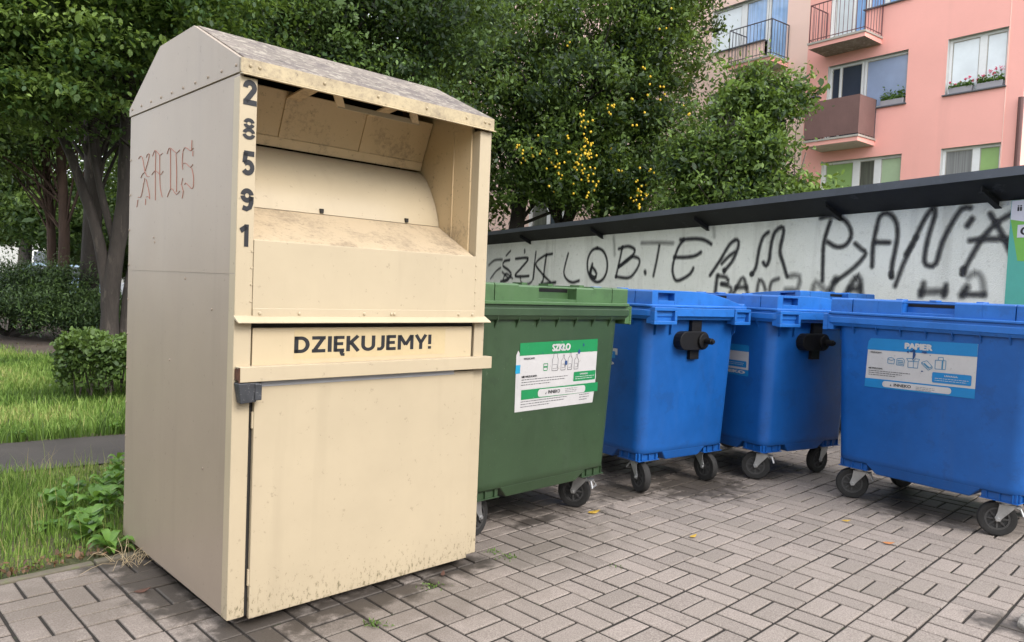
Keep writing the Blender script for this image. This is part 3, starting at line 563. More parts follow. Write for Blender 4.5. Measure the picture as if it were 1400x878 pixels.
        for s in (-1, 1):
            y0, y1 = sorted((s*.008, s*.019))
            rg = [[(-.038+r*cos(2*math.pi*i/n), y, .1+r*sin(2*math.pi*i/n)) for r, y in ((.054, y0), (.054, y1), (.066, y1), (.066, y0))] for i in range(n)]; rg.append(rg[0]); mb.loft(rg, 0, False, False)
            for i in range(8):
                a = 2*math.pi*i/8; c_, s_ = cos(a), sin(a)
                mb.hexa([(-.038+c_*r-s_*w, y0, .1+s_*r+c_*w) for r, w in ((.012,-.006),(.055,-.004),(.055,.004),(.012,.006))], [(-.038+c_*r-s_*w, y1-.002, .1+s_*r+c_*w) for r, w in ((.012,-.006),(.055,-.004),(.055,.004),(.012,.006))])
        mb.cyl((-.038,-.024,.1), (-.038,.024,.1), .019, 14); mb.cyl((-.038,-.007,.1), (-.038,.007,.1), .062, 24); mb.build('rim', M_hub, wl)
    if sticker: sticker(root)

def on_front(x, z, o): return (x, FY(z)-o, z)
class Sheet:
    """flat printed sheet lying on the sloping front of a container"""
    def __init__(s): s.mb = MB()
    def quad(s, p, m, o=.001):   # p: four (x, z), anticlockwise seen from the front
        s.mb.poly([on_front(x, z, o) for x, z in p], m)
    def rect(s, x0, z0, x1, z1, m, o, sk=0, r=0):
        # sk: skew (rise of z per metre of x), r: corner radius
        if not r: P = [(x0, z0), (x1, z0), (x1, z1), (x0, z1)]
        else:
            P = []
            for cx, cz, a0 in ((x1-r, z0+r, 270), (x1-r, z1-r, 0), (x0+r, z1-r, 90), (x0+r, z0+r, 180)):
                for k in range(6): a = R(a0+18*k); P.append((cx+r*cos(a), cz+r*sin(a)))
        s.quad([(x, z+sk*(x-x0)) for x, z in P], m, o)
    def text(s, t, x0, z0, w, h, m, o, sk=0, bold=.03):
        V, F, a = text2d(t, bold); s.mb.add2d(V, F, lambda p, q: on_front(x0+p*w, z0+q*h+sk*p*w, o), m)
    def line(s, pts, m, o, w=.0016):
        for a, b in zip(pts, pts[1:]):
            d = Vector((b[0]-a[0], b[1]-a[1])).normalized(); n = Vector((-d.y, d.x))*w
            s.quad([(a[0]-n.x, a[1]-n.y), (b[0]-n.x, b[1]-n.y), (b[0]+n.x, b[1]+n.y), (a[0]+n.x, a[1]+n.y)], m, o)
    def lines(s, x0, z0, ws, dz, m, o, sk=0, h=.0035):
        for k, w in enumerate(ws):
            x = x0; random.seed(int(w*1000)+k)
            while x < x0+w:
                q = random.uniform(.006, .022); s.rect(x, z0-k*dz+sk*(x-x0), min(x+q, x0+w), z0-k*dz+h+sk*(x-x0), m, o, sk); x += q+.0035
def sticker_glass(root):
    s = Sheet(); sk = .014
    s.quad([(-.272,.648),(.358,.652),(.372,.80),(.352,.95),(-.262,.952),(-.274,.968),(-.286,.945)], 0, .0012)
    s.quad([(-.262,.940),(.366,.946),(.363,1.017),(-.264,1.006)], 1, .0024); s.quad([(-.262,.765),(.366,.77),(.366,.9465),(-.262,.9405)], 0, .0020)
    s.quad([(-.231,.710),(.394,.716),(.392,.767),(-.234,.761)], 1, .0026)
    s.rect(-.108,.716,.282,.757, 0, .0032, 0, .018); s.rect(-.286,.849,-.252,.893, 5, .0026); s.rect(.173,.783,.363,.836, 1, .0030, sk, .006)
    s.text('SZKŁO', -.020,.956,.150,.040, 0, .0034, sk, .05)
    s.text('INNEKO', -.028,.729,.095,.019, 2, .0040, 0, .02); s.quad([(-.052,.729),(-.043,.727),(-.040,.743)], 3, .0040)
    s.text('WRZUCAMY:', -.232,.918,.085,.011, 3, .0030, sk); s.text('NIE WRZUCAMY:', -.238,.824,.115,.011, 2, .0030, sk)
    s.lines(-.238,.812,(.36,.34,.22),.0135, 3, .0030, sk); s.lines(-.232,.697,(.36,.34,.22),.0135, 3, .0022, sk); s.lines(.235,.703,(.085,.085,.07),.014, 3, .0022, sk); s.lines(.11,.746,(.10,.10,.09),.009, 3, .0040, 0, .002)
    s.text('UWAGA:', .225,.818,.07,.010, 0, .0036, sk); s.lines(.188,.806,(.165,.15),.011, 0, .0036, sk, .003)
    for x0, w, hb, nk in ((-.010,.046,.062,.030),(.062,.036,.052,.010),(.118,.034,.062,.010),(.172,.034,.052,.010)):   # jar and bottles
        zb = .852; c = x0+w/2; zt = zb+hb
        s.line([(x0,zb),(x0+w,zb),(x0+w,zt),(c+nk/2,zt+.012),(c+nk/2,zt+.03),(c-nk/2,zt+.03),(c-nk/2,zt+.012),(x0,zt),(x0,zb)], 3, .0030, .0013)
        s.line([(x0+.006,zb+.012),(x0+w-.006,zb+.012),(x0+w-.006,zb+.032),(x0+.006,zb+.032)], 3, .0031, .0008)
    s.line([(-.075,.856),(-.047,.856),(-.045,.892),(-.077,.892),(-.075,.856)], 1, .0030, .002); s.line([(-.077,.875),(-.046,.875)], 1, .0031, .004)
    for (x, z, q) in ((.205,.946,.012),(.10,.892,.011),(.055,.975,.005),(.24,.985,.008),(-.09,.95,.003)):
        s.quad([(x+q*random.uniform(.5, 1.2)*cos(R(t)), z+q*1.4*random.uniform(.4, 1.2)*sin(R(t))) for t in range(0, 360, 40)], 6, .0042)
    s.mb.build('sticker', [M_white, M_sgreen, M_sdark, M_sgrey, M_slblue, M_cyan, M_tear], root)
def sticker_paper(root):
    s = Sheet(); sk = .02
    s.quad([(-.364,.756),(.282,.768),(.287,1.079),(-.336,1.063),(-.350,1.04)], 0, .0012)
    s.quad([(-.357,.991),(.286,1.006),(.286,1.080),(-.334,1.064),(-.350,1.042)], 1, .0022); s.quad([(-.365,.755),(.283,.767),(.284,.823),(-.362,.810)], 1, .0022)
    s.rect(-.250,.766,.157,.804, 0, .0030, sk, .018); s.rect(.046,.832,.262,.893, 1, .0030, .02, .008)
    s.text('PAPIER', -.123,1.015,.165,.038, 0, .0034, .01, .05)
    s.text('INNEKO', -.178,.778,.105,.018, 2, .0040, sk, .02); s.quad([(-.203,.777),(-.192,.777),(-.197,.791)], 3, .0040)
    s.text('WRZUCAMY:', -.335,.972,.075,.010, 3, .0030, sk); s.text('NIE WRZUCAMY:', -.342,.872,.09,.010, 2, .0030, sk)
    s.lines(-.342,.859,(.26,.21,.17),.0125, 3, .0030, sk); s.lines(-.045,.791,(.11,.11,.09),.009, 3, .0040, sk, .002)
    s.text('UWAGA:', .115,.872,.075,.010, 0, .0036, sk); s.lines(.062,.857,(.185,.175),.012, 0, .0036, sk, .003)
    o = .0030; b = 4
    s.line([(-.222,.918),(-.183,.916),(-.180,.945),(-.200,.956),(-.222,.948),(-.222,.918)], b, o); s.line([(-.222,.944),(-.200,.936),(-.181,.944)], b, o+.0001)
    s.line([(-.168,.912),(-.124,.910),(-.120,.945),(-.132,.958),(-.166,.950),(-.168,.912)], b, o)
    for z in (.920,.930,.940): s.line([(-.162,z),(-.128,z)], b, o+.0001, .0022)
    s.line([(-.098,.905),(-.040,.906),(-.038,.945),(-.098,.943),(-.098,.905)], b, o); s.line([(-.098,.944),(-.108,.958),(-.075,.962),(-.066,.945),(-.055,.962),(-.030,.960),(-.038,.945)], b, o+.0001); s.line([(-.066,.945),(-.066,.906)], b, o+.0002)
    s.line([(-.018,.944),(.022,.912),(.044,.925),(.012,.957),(-.018,.944)], b, o); s.line([(-.018,.944),(-.017,.934),(.022,.901),(.044,.916),(.044,.925)], b, o+.0001); s.line([(-.004,.940),(.026,.917)], b, o+.0002, .003)
    s.line([(.060,.913),(.118,.915),(.120,.967),(.060,.965),(.060,.913)], b, o); s.line([(.100,.915),(.101,.966)], b, o+.0001, .004); s.line([(.076,.966),(.078,.984),(.104,.985),(.105,.967)], b, o+.0002)
    for (x, z, q, h) in ((-.066,.985,.010,.035),(-.072,1.005,.022,.010),(-.003,1.004,.020,.012),(-.10,.998,.008,.008),(-.012,.89,.010,.004),(.03,.99,.004,.004)):
        s.quad([(x+q*random.uniform(.5, 1.2)*cos(R(t)), z+h*random.uniform(.4, 1.2)*sin(R(t))) for t in range(0, 360, 40)], 6, .0042)
    s.mb.build('sticker', [M_white, M_sblue, M_sdark, M_sgrey, M_slblue, M_cyan, M_tear], root)
def sticker_plain(root, dx=0):
    s = Sheet()
    s.rect(-.27,.73,.378,.95, 1, .0012, 0, .012); s.rect(-.27,.775,.378,.903, 0, .0022); s.rect(.17,.79,.36,.835, 1, .0030, 0, .006); s.lines(.19,.818,(.15,.14),.012, 0, .0036, 0, .003)
    s.text('INNEKO', .05,.745,.30,.022, 0, .0030, 0, .05); s.text('PAPIER', -.04,.912,.165,.032, 0, .0034, 0, .05); s.lines(-.25,.815,(.26,.21,.17),.0125, 3, .0030)
    s.mb.v = [(x+dx, y, z+(.065 if dx else 0)) for x, y, z in s.mb.v]
    s.mb.build('sticker', [M_white, M_sblue, M_sdark, M_sgrey, M_slblue, M_cyan, M_tear], root)

t = thing('waste_container', 'green glass recycling container with SZKŁO sticker right beside the cream clothes bin', 'recycling bin', (-.083, 4.362, 0), R(44.865))
container_parts(t, M_green, M_greenlid, (-162, -68, 60, 110), sticker_glass, True)
BG = 'blue wheeled paper containers'
t = thing('waste_container', 'blue container seen end-on, directly right of the green container', 'recycling bin', (.861, 5.427, 0), R(-53.66), BG)
container_parts(t, M_blue, M_bluelid, (90, 164, 174, 80), lambda r: sticker_plain(r, -.058))
t = thing('waste_container', 'blue container wedged between the end-on blue one and the PAPIER one, torn sticker half hidden', 'recycling bin', (1.867, 5.859, 0), R(-59.7), BG)
container_parts(t, M_blue, M_bluelid, (60, 40, 90, 30), sticker_plain)
t = thing('waste_container', 'blue container at right edge showing its long front with the PAPIER sticker', 'recycling bin', (2.828, 4.759, 0), R(-53.95), BG)
container_parts(t, M_blue, M_bluelid, (32, 30, 40, 70), sticker_paper)
t = thing('waste_container', 'hindmost blue container, only its lid showing above the others by the wall', 'recycling bin', (2.74, 7.35, 0), R(36), BG)
container_parts(t, M_blue, M_bluelid, (90, 130, 20, 50), None)
for ch in t.children:
    if ch.name.startswith('lid'):      # its lid rests slightly ajar, hinged at the back
        a = R(-3.6); ch.matrix_local = Matrix.Translation((0,.475,1.225)) @ Matrix.Rotation(a, 4, 'X') @ Matrix.Translation((0,-.475,-1.225))
# ------------------------------------------------------------------ shelter wall with graffiti
WO = Vector((4.4571, 6.4081, 0)); WA = R(-64.98)
def shelter_mat():
    m, nt, b, o = nodes('roughcast'); co = coords(nt)
    a = noise(nt, co, .7, 4); f = noise(nt, co, 70, 4, .7); g = noise(nt, co, 16, 5, .65)
    c = mixc(nt, ramp(nt, a, .35, .65), (.66,.665,.60), (.80,.80,.735)); c = mixc(nt, mth(nt, 'MULTIPLY', ramp(nt, f, .40, .62), .5), c, (.82,.82,.77))
    c = mixc(nt, mth(nt, 'MULTIPLY', ramp(nt, g, .56, .72), .4), c, (.36,.35,.31))
    st = noise(nt, coords(nt, (3, 3, .25)), 1, 4); c = mixc(nt, mth(nt, 'MULTIPLY', ramp(nt, st, .55, .75), .35), c, (.25,.235,.2))
    L(nt, c, b.inputs['Base Color']); b.inputs['Roughness'].default_value = .95; b.inputs['Specular IOR Level'].default_value = .2
    bump(nt, b, mth(nt, 'ADD', f, mth(nt, 'MULTIPLY', g, .5)), .9, .012); return m
M_rough = shelter_mat()
M_roofdark = mat('dark_roof_metal', (.06,.067,.082), .5, .25, 2, spots=((9, .6, (.11,.12,.14), .4),))
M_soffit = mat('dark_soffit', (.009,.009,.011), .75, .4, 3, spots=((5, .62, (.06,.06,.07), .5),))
sh = thing('waste_shelter', 'long grey roughcast shelter wall under a flat dark roof, covered in black graffiti', 'shelter', WO, WA)
# local: x along the wall (towards the camera side is +x), front is -y
mb = MB(); mb.box((-14.6, 0, -.1), (4.0, .24, 2.23)); mb.build('wall', M_rough, sh)
mb = MB()
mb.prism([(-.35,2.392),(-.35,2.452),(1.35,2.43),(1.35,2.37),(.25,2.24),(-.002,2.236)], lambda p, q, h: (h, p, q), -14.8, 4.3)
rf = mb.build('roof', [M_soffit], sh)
mb = MB(); mb.box((-14.82, -.362, 2.386), (4.32, -.350, 2.458)); mb.prism([(-.362,2.458),(-.362,2.462),(1.35,2.440),(1.35,2.434)], lambda p, q, h: (h, p, q), -14.82, 4.32); mb.build('roof_flashing', M_roofdark, rf)
for s in (-.41, -2.13, -4.35, -7.06, -9.8, -12.6, 1.4):
    mb = MB(); mb.prism([(-.001,2.17),(-.001,2.238),(-.25,2.345),(-.25,2.288),(-.23,2.275)], lambda p, q, h: (h, p, q), s-.006, s+.006)
    mb.prism([(-.001,2.166),(-.23,2.269),(-.25,2.284),(-.25,2.289),(-.23,2.276),(-.001,2.173)], lambda p, q, h: (h, p, q), s-.03, s+.03); mb.build('bracket', M_soffit, sh)
# graffiti: sprayed strokes with soft edges
def spray_mat():
    m, nt, b, o = nodes('black_spray'); b.inputs['Base Color'].default_value = (.012,.012,.016,1); b.inputs['Roughness'].default_value = .6
    uv = N(nt, 'ShaderNodeUVMap', uv_map='UVMap'); sp = N(nt, 'ShaderNodeSeparateXYZ'); L(nt, uv.outputs[0], sp.inputs[0])
    at = N(nt, 'ShaderNodeAttribute', attribute_name='ink')
    vv = mth(nt, 'ABSOLUTE', mth(nt, 'SUBTRACT', mth(nt, 'MULTIPLY', sp.outputs[1], 2), 1)); uu = mth(nt, 'MAXIMUM', mth(nt, 'SUBTRACT', 1, sp.outputs[0]), 0)
    d = mth(nt, 'SQRT', mth(nt, 'ADD', mth(nt, 'MULTIPLY', vv, vv), mth(nt, 'MULTIPLY', uu, uu)))
    co = coords(nt); nz = noise(nt, co, 90, 4, .8); nz2 = noise(nt, co, 12, 3)
    d2 = mth(nt, 'ADD', d, mth(nt, 'MULTIPLY', mth(nt, 'SUBTRACT', nz, .5), .5)); d2 = mth(nt, 'ADD', d2, mth(nt, 'MULTIPLY', mth(nt, 'SUBTRACT', nz2, .5), .3))
    a = mth(nt, 'MULTIPLY', ramp(nt, d2, .08, 1.0, (1,1,1,1), (0,0,0,1)), at.outputs['Fac']); L(nt, a, b.inputs['Alpha']); return m
M_spray = spray_mat()
gv = []; gf = []; guv = []; gd = []
for k, (w, den, pts) in enumerate(GRAFFITI):
    w = max(.05, w)*(1.75 if den > .6 else 2.1); P = catmull([(p[0], p[1], 0) for p in pts], w*.45); hw = w/2
    d0 = (P[0]-P[1]).normalized(); d1 = (P[-1]-P[-2]).normalized(); P = [P[0]+d0*hw]+P+[P[-1]+d1*hw]
    s = [0]
    for a, b_ in zip(P, P[1:]): s.append(s[-1]+(b_-a).length)
    n0 = len(gv)
    for i, p in enumerate(P):
        d = (P[min(i+1, len(P)-1)]-P[max(i-1, 0)]).normalized(); n = Vector((-d.y, d.x, 0))*hw; off = -.0015-.00015*k-.00003*i
        u = min(s[i], s[-1]-s[i])/hw
        for sg, v in ((-1, 0), (1, 1)): gv.append((p.x+n.x*sg, off, p.y+n.y*sg)); guv.append((u, v)); gd.append(den)
    for i in range(len(P)-1): a = n0+2*i; gf.append((a, a+1, a+3, a+2))
me = bpy.data.meshes.new('graffiti'); me.from_pydata(gv, [], gf); me.materials.append(M_spray)
ul = me.uv_layers.new(name='UVMap'); li = [0]*len(me.loops); me.loops.foreach_get('vertex_index', li)
for i, v in enumerate(li): ul.data[i].uv = guv[v]
at = me.attributes.new('ink', 'FLOAT', 'POINT'); at.data.foreach_set('value', gd)
go = bpy.data.objects.new('graffiti', me); C.objects.link(go); go.parent = sh
# printed board at the right end
M_bwhite = plain('board_white', (.62,.60,.66), .45); M_bgreen = mat('board_green', (.16,.42,.06), .45, .1, 2); M_bteal = mat('board_teal', (.07,.37,.30), .45, .1, 2); M_bdark = plain('board_lime', (.12,.34,.03), .45)
ib = thing('info_sign', 'green and white printed board fixed at the right end of the graffiti wall', 'sign', WO, WA)
mb = MB(); mb.box((-.285, -.024, .75), (1.25, -.008, 2.225)); mb.build('board', M_bteal, ib)
mb = MB(); mb.poly([(-.281,-.0255,2.06),(1.246,-.0255,1.76),(1.246,-.0255,2.222),(-.281,-.0255,2.222)]); mb.poly([(-.1,-.0260,1.60),(1.246,-.0260,1.60),(1.246,-.0260,.78),(-.1,-.0260,.78)], 2)
mb.poly([(-.281,-.0252,2.06),(-.2,-.0252,1.70),(1.246,-.0252,1.56),(1.246,-.0252,1.78)], 1); mb.box((-.215,-.0290,1.90), (.12,-.0262,2.01), 0)
V, F, a = text2d('GDZIE', .04); mb.add2d(V, F, lambda p, q: (-.19+p*.27, -.0296, 1.92+q*.07), 3)
V, F, a = text2d('ii', .02); mb.add2d(V, F, lambda p, q: (-.23+p*.04, -.0262, 2.13+q*.05), 3)
mb.build('print', [M_bwhite, M_bgreen, M_bdark, M_sdark], ib)

# ------------------------------------------------------------------ apartment block
FO = Vector((11.9, 18.3, 0)); FA = R(127.08-180)
def render_mat(name, col):
    m, nt, b, o = nodes(name); co = coords(nt)
    a = noise(nt, co, .5, 5); f = noise(nt, co, 14, 5); st = noise(nt, coords(nt, (1.2, 1.2, .1)), 1.3, 5)
    c = mixc(nt, ramp(nt, a, .3, .7), tuple(x*.95 for x in col), tuple(min(1, x*1.04) for x in col)); c = mixc(nt, mth(nt, 'MULTIPLY', ramp(nt, st, .55, .8), .22), c, tuple(x*.62 for x in col))
    c = mixc(nt, mth(nt, 'MULTIPLY', ramp(nt, f, .6, .75), .12), c, tuple(x*.6 for x in col))
    L(nt, c, b.inputs['Base Color']); b.inputs['Roughness'].default_value = .9; b.inputs['Specular IOR Level'].default_value = .2; bump(nt, b, f, .25, .01); return m
M_pink = render_mat('pink_render', (.93,.46,.40)); M_pale = render_mat('pale_pink_render', (.92,.65,.56)); M_reveal = mat('white_reveal', (.72,.70,.68), .7, .05, 4)
M_lintel = mat('grey_lintel', (.42,.39,.35), .8, .15, 4); M_pvc = plain('white_window_frame', (.80,.80,.80), .4); M_sillm = plain('dark_sill', (.10,.11,.13), .5)
M_slabu = mat('balcony_underside', (.55,.52,.50), .9, .12, 3, spots=((6, .6, (.3,.26,.22), .4),)); M_slabworn = mat('worn_balcony_underside', (.30,.26,.22), .9, .3, 3, spots=((9, .55, (.55,.5,.45), .6), (20, .6, (.1,.08,.06), .6)))
M_rail = plain('dark_railing', (.05,.045,.055), .5); M_railred = plain('red_brown_railing', (.13,.04,.045), .5)
def glass(name, col, rough=.06, stripes=None, spec=.9):
    m, nt, b, o = nodes(name); co = coords(nt, stripes or (1, 1, 1)); n_ = noise(nt, co, 3 if not stripes else 1, 3)
    L(nt, mixc(nt, ramp(nt, n_, .35, .65), tuple(x*(.95 if not stripes else .75) for x in col), tuple(min(1, x*(1.03 if not stripes else 1.15)) for x in col)), b.inputs['Base Color'])
    b.inputs['Roughness'].default_value = .25; b.inputs['Specular IOR Level'].default_value = .5; b.inputs['Coat Weight'].default_value = spec; b.inputs['Coat Roughness'].default_value = rough; b.inputs['Coat IOR'].default_value = 1.65; return m
G_green = glass('green_blind', (.33,.50,.19)); G_pgreen = glass('pale_green_blind', (.46,.58,.38)); G_dark = glass('dark_curtain', (.12,.12,.105), stripes=(18, 18, .6)); G_white = glass('white_curtain', (.72,.77,.80)); G_blue = glass('blue_curtain', (.28,.47,.80), stripes=(12, 12, .5)); G_sky = glass('reflecting_pane', (.34,.41,.60)); G_net = glass('net_curtain', (.26,.26,.26), stripes=(26, 26, .4)); G_black = glass('dark_pane', (.045,.055,.085))
ap = thing('apartment_building', 'salmon pink and pale pink apartment block with balconies behind the trees', 'building', FO, FA)
PS = -5.715
def y_(d): return d
# openings: (x0, x1, z0, z1)
pinkh = []; paleh = []
pinkspec = []; STOREY = 2.775
def stor(z, k): return z+STOREY*k
for k in (-1, 0, 1, 2):
    pinkh.append((-5.02, -2.73, stor(6.64, k), stor(8.06, k))) if k in (-1,) else None
pinkh = [(-5.05, -2.74, 3.87, 5.30)]
for k in (0, 1, 2): pinkh += [(-5.02, -3.99, stor(5.86, k), stor(8.06, k)), (-3.99, -2.73, stor(6.64, k), stor(8.06, k))]
for k in (-1, 0, 1, 2): pinkh.append((-1.735, -.352, stor(6.66, k), stor(8.08, k)))
for b0 in (0, -9.5, -19):
    for k in (-1, 0, 1, 2):
        paleh.append((b0-9.32, b0-7.23, stor(6.58, k), stor(8.0, k)))
        paleh.append((b0-7.23, b0-6.47, stor(6.58-.80*(k >= 1), k), stor(8.0, k)))
def wall_holes(mb, x0, x1, z0, z1, holes, depth=.17):
    xs = sorted({x0, x1, *[h[0] for h in holes], *[h[1] for h in holes]}); zs = sorted({z0, z1, *[h[2] for h in holes], *[h[3] for h in holes]})
    inside = lambda x, z: any(h[0] < x < h[1] and h[2] < z < h[3] for h in holes)
    for a, b_ in zip(xs, xs[1:]):
        for c, d in zip(zs, zs[1:]):
            if not inside((a+b_)/2, (c+d)/2): mb.poly([(a,0,c),(b_,0,c),(b_,0,d),(a,0,d)], 0)
    e = .01
    for h in holes:
        a, b_, c, d = h
        if not inside(a-e, (c+d)/2): mb.poly([(a,0,c),(a,0,d),(a,depth,d),(a,depth,c)], 1)
        elif not inside(a-e, c+e): pass
        if not inside(b_+e, (c+d)/2): mb.poly([(b_,0,c),(b_,depth,c),(b_,depth,d),(b_,0,d)], 1)
        if not inside((a+b_)/2, d+e): mb.poly([(a,0,d),(b_,0,d),(b_,depth,d),(a,depth,d)], 2)
        if not inside((a+b_)/2, c-e): mb.poly([(a,0,c),(a,depth,c),(b_,depth,c),(b_,0,c)], 1)
def nobuild_normals(mb, name, mats, parent):
    me = bpy.data.meshes.new(name); me.from_pydata(mb.v, [], mb.f)
    for q in mats: me.materials.append(q)
    me.polygons.foreach_set('material_index', mb.m); o = bpy.data.objects.new(name, me); C.objects.link(o); o.parent = parent; return o
mb = MB(); wall_holes(mb, PS, .06, -.1, 14.2, pinkh); mb.poly([(.06,0,-.1),(.06,9,-.1),(.06,9,14.2),(.06,0,14.2)]); nobuild_normals(mb, 'wall', [M_pink, M_reveal, M_lintel], ap)
mb = MB(); wall_holes(mb, -34, PS, -.1, 14.2, paleh); mb.poly([(-34,0,-.1),(-34,0,14.2),(-34,9,14.2),(-34,9,-.1)]); mb.poly([(-34,9,-.1),(-34,9,14.2),(.06,9,14.2),(.06,9,-.1)])
w2 = nobuild_normals(mb, 'wall', [M_pale, M_reveal, M_lintel], ap); w2['label'] = 'pale pink stretch of wall left of the salmon part'
mb = MB(); mb.box((-34.3, -.35, 14.2), (.35, 9.3, 14.5)); mb.build('roof', M_lintel, ap)
mb = MB(); mb.box((-.335, -.012, -.05), (-.322, -.0, 14.1)); mb.build('render_joint', M_pale, ap)
def window(x0, x1, z0, z1, cuts, glasses, dpt=.155, sill=True, headdrop=0):
    """cuts: (a, b) mullion spans between x0 and x1; glasses: one material per light"""
    fw = .065; mb = MB(); top = z1-headdrop
    mb.box((x0+.001, dpt-.03, z0+.001), (x0+fw, dpt+.03, z1-.001)); mb.box((x1-fw, dpt-.03, z0+.001), (x1-.001, dpt+.03, z1-.001)); mb.box((x0+fw, dpt-.029, z1-fw), (x1-fw, dpt+.029, z1-.001)); mb.box((x0+fw, dpt-.029, z0+.001), (x1-fw, dpt+.029, z0+fw))
    xs = [x0+fw]
    for a, b_ in cuts: mb.box((a, dpt-.028, z0+fw), (b_, dpt+.028, z1-fw)); xs += [a, b_]
    xs.append(x1-fw); fr = mb.build('window', M_pvc, ap, bevel=.004, seg=1)
    for k, g_ in enumerate(glasses):
        a, b_ = xs[2*k], xs[2*k+1]; m_ = MB(); m_.box((a, dpt+.004, z0+fw), (b_, dpt+.02, z1-fw)); m_.build('pane', g_, fr)
        m_ = MB(); t = .018
        m_.box((a, dpt-.012, z0+fw), (a+t, dpt+.0035, z1-fw)); m_.box((b_-t, dpt-.012, z0+fw), (b_, dpt+.0035, z1-fw)); m_.box((a+t, dpt-.011, z1-fw-t), (b_-t, dpt+.0035, z1-fw)); m_.box((a+t, dpt-.011, z0+fw), (b_-t, dpt+.0035, z0+fw+t)); m_.build('sash', M_lintel, fr)
    if sill: m_ = MB(); m_.box((x0-.05, -.07, z0-.03), (x1+.03, dpt-.032, z0+.004)); m_.build('sill', M_sillm, fr, bevel=.004, seg=1)
    return fr
# the pink part
window(-5.05, -2.74, 3.87, 5.30, ((-4.16,-3.96),(-3.54,-3.35)), (G_green, G_dark, G_pgreen))
for k in (0, 1, 2):
    window(-5.02, -4.0, stor(5.86, k), stor(8.06, k), (((-4.72,-4.66),)) if k == 0 else ((-4.42,-4.36),), (G_black, G_black) if k == 0 else (G_white, G_blue), sill=False)
    window(-3.985, -2.73, stor(6.64, k), stor(8.06, k), () if k == 0 else ((-3.52,-3.40),), (G_sky,) if k == 0 else (G_blue, G_blue))
for k in (-1, 0, 1, 2): window(-1.735, -.352, stor(6.66, k), stor(8.08, k), ((-1.03,-.86),), (G_white, G_white) if k != -1 else (G_net, G_green))
for b0 in (0, -9.5, -19):
    for k in (-1, 0, 1, 2):
        z0, z1 = stor(6.58, k), stor(8.0, k)
        window(b0-9.32, b0-7.24, z0, z1, ((b0-8.25,b0-8.04),), (G_white, G_blue) if (k == 1 and b0 == 0) else (G_dark, G_black))
        window(b0-7.22, b0-6.47, z0-.80*(k >= 1), z1, (), (G_blue,) if k == 1 else (G_black,), sill=(k < 1))
def balcony(x0, x1, zt, under, railm, screen=None, off=.91):
    mb = MB(); mb.hexa([(x0+.02,-off+.02,zt-.17),(x1-.02,-off+.02,zt-.17),(x1-.02,-.001,zt-.19),(x0+.02,-.001,zt-.19)], [(x0+.02,-off+.02,zt-.055),(x1-.02,-off+.02,zt-.055),(x1-.02,-.001,zt-.055),(x0+.02,-.001,zt-.055)])
    me_ = mb
    bl = mb.build('balcony', [M_pink, under], ap)
    for p in bl.data.polygons:
        if p.normal.z < -.8: p.material_index = 1
    mb = MB(); mb.box((x0-.01, -off-.01, zt-.055), (x1+.01, -.001, zt)); mb.build('slab_edge', M_lintel, bl)
    mb = MB(); zr = zt+1.05
    P = [(x0+.03,-.02),(x0+.03,-off+.03),(x1-.03,-off+.03),(x1-.03,-.02)]
    mb.tube([(x, y, zr) for x, y in P], .018, 6); mb.tube([(x, y, zt+.08) for x, y in P], .012, 6)
    for (a, b_) in zip(P, P[1:]):
        n = max(3, int(math.hypot(b_[0]-a[0], b_[1]-a[1])/.125))
        for i in range(n+1): x = a[0]+(b_[0]-a[0])*i/n; y = a[1]+(b_[1]-a[1])*i/n; mb.tube([(x, y, zt), (x, y, zr)], .0085 if 0 < i < n else .016, 5)
    mb.build('railing', railm, bl)
    if screen:
        mb = MB(); t = .012; a, b_ = zt+.03, zr+.01
        mb.box((x0-.0, -off-.008, a), (x1+.0, -off+.004, b_)); mb.box((x1-.012, -off+.004, a), (x1-.0, -.09, b_-.01)); mb.box((x0, -off+.004, a), (x0+.012, -.09, b_-.01)); mb.build('privacy_screen', screen, bl)
    return bl
M_screen = mat('brown_reed_screen', (.19,.105,.095), .8, .12, 2, streaks=(30, .2, (.1,.05,.05)), bumps=(60, .5, .01))
balcony(-7.92, -6.35, 8.52, M_slabu, M_rail); balcony(-5.15, -3.46, 8.55, M_slabworn, M_railred); balcony(-5.10, -3.49, 5.79, M_slabu, M_rail, M_screen)
mb = MB(); mb.tube([(.045, -.07, -.1), (.045, -.07, 6.3)], .065, 10)
mb.build('downpipe', plain('brown_pipe', (.12,.05,.045), .5), ap)
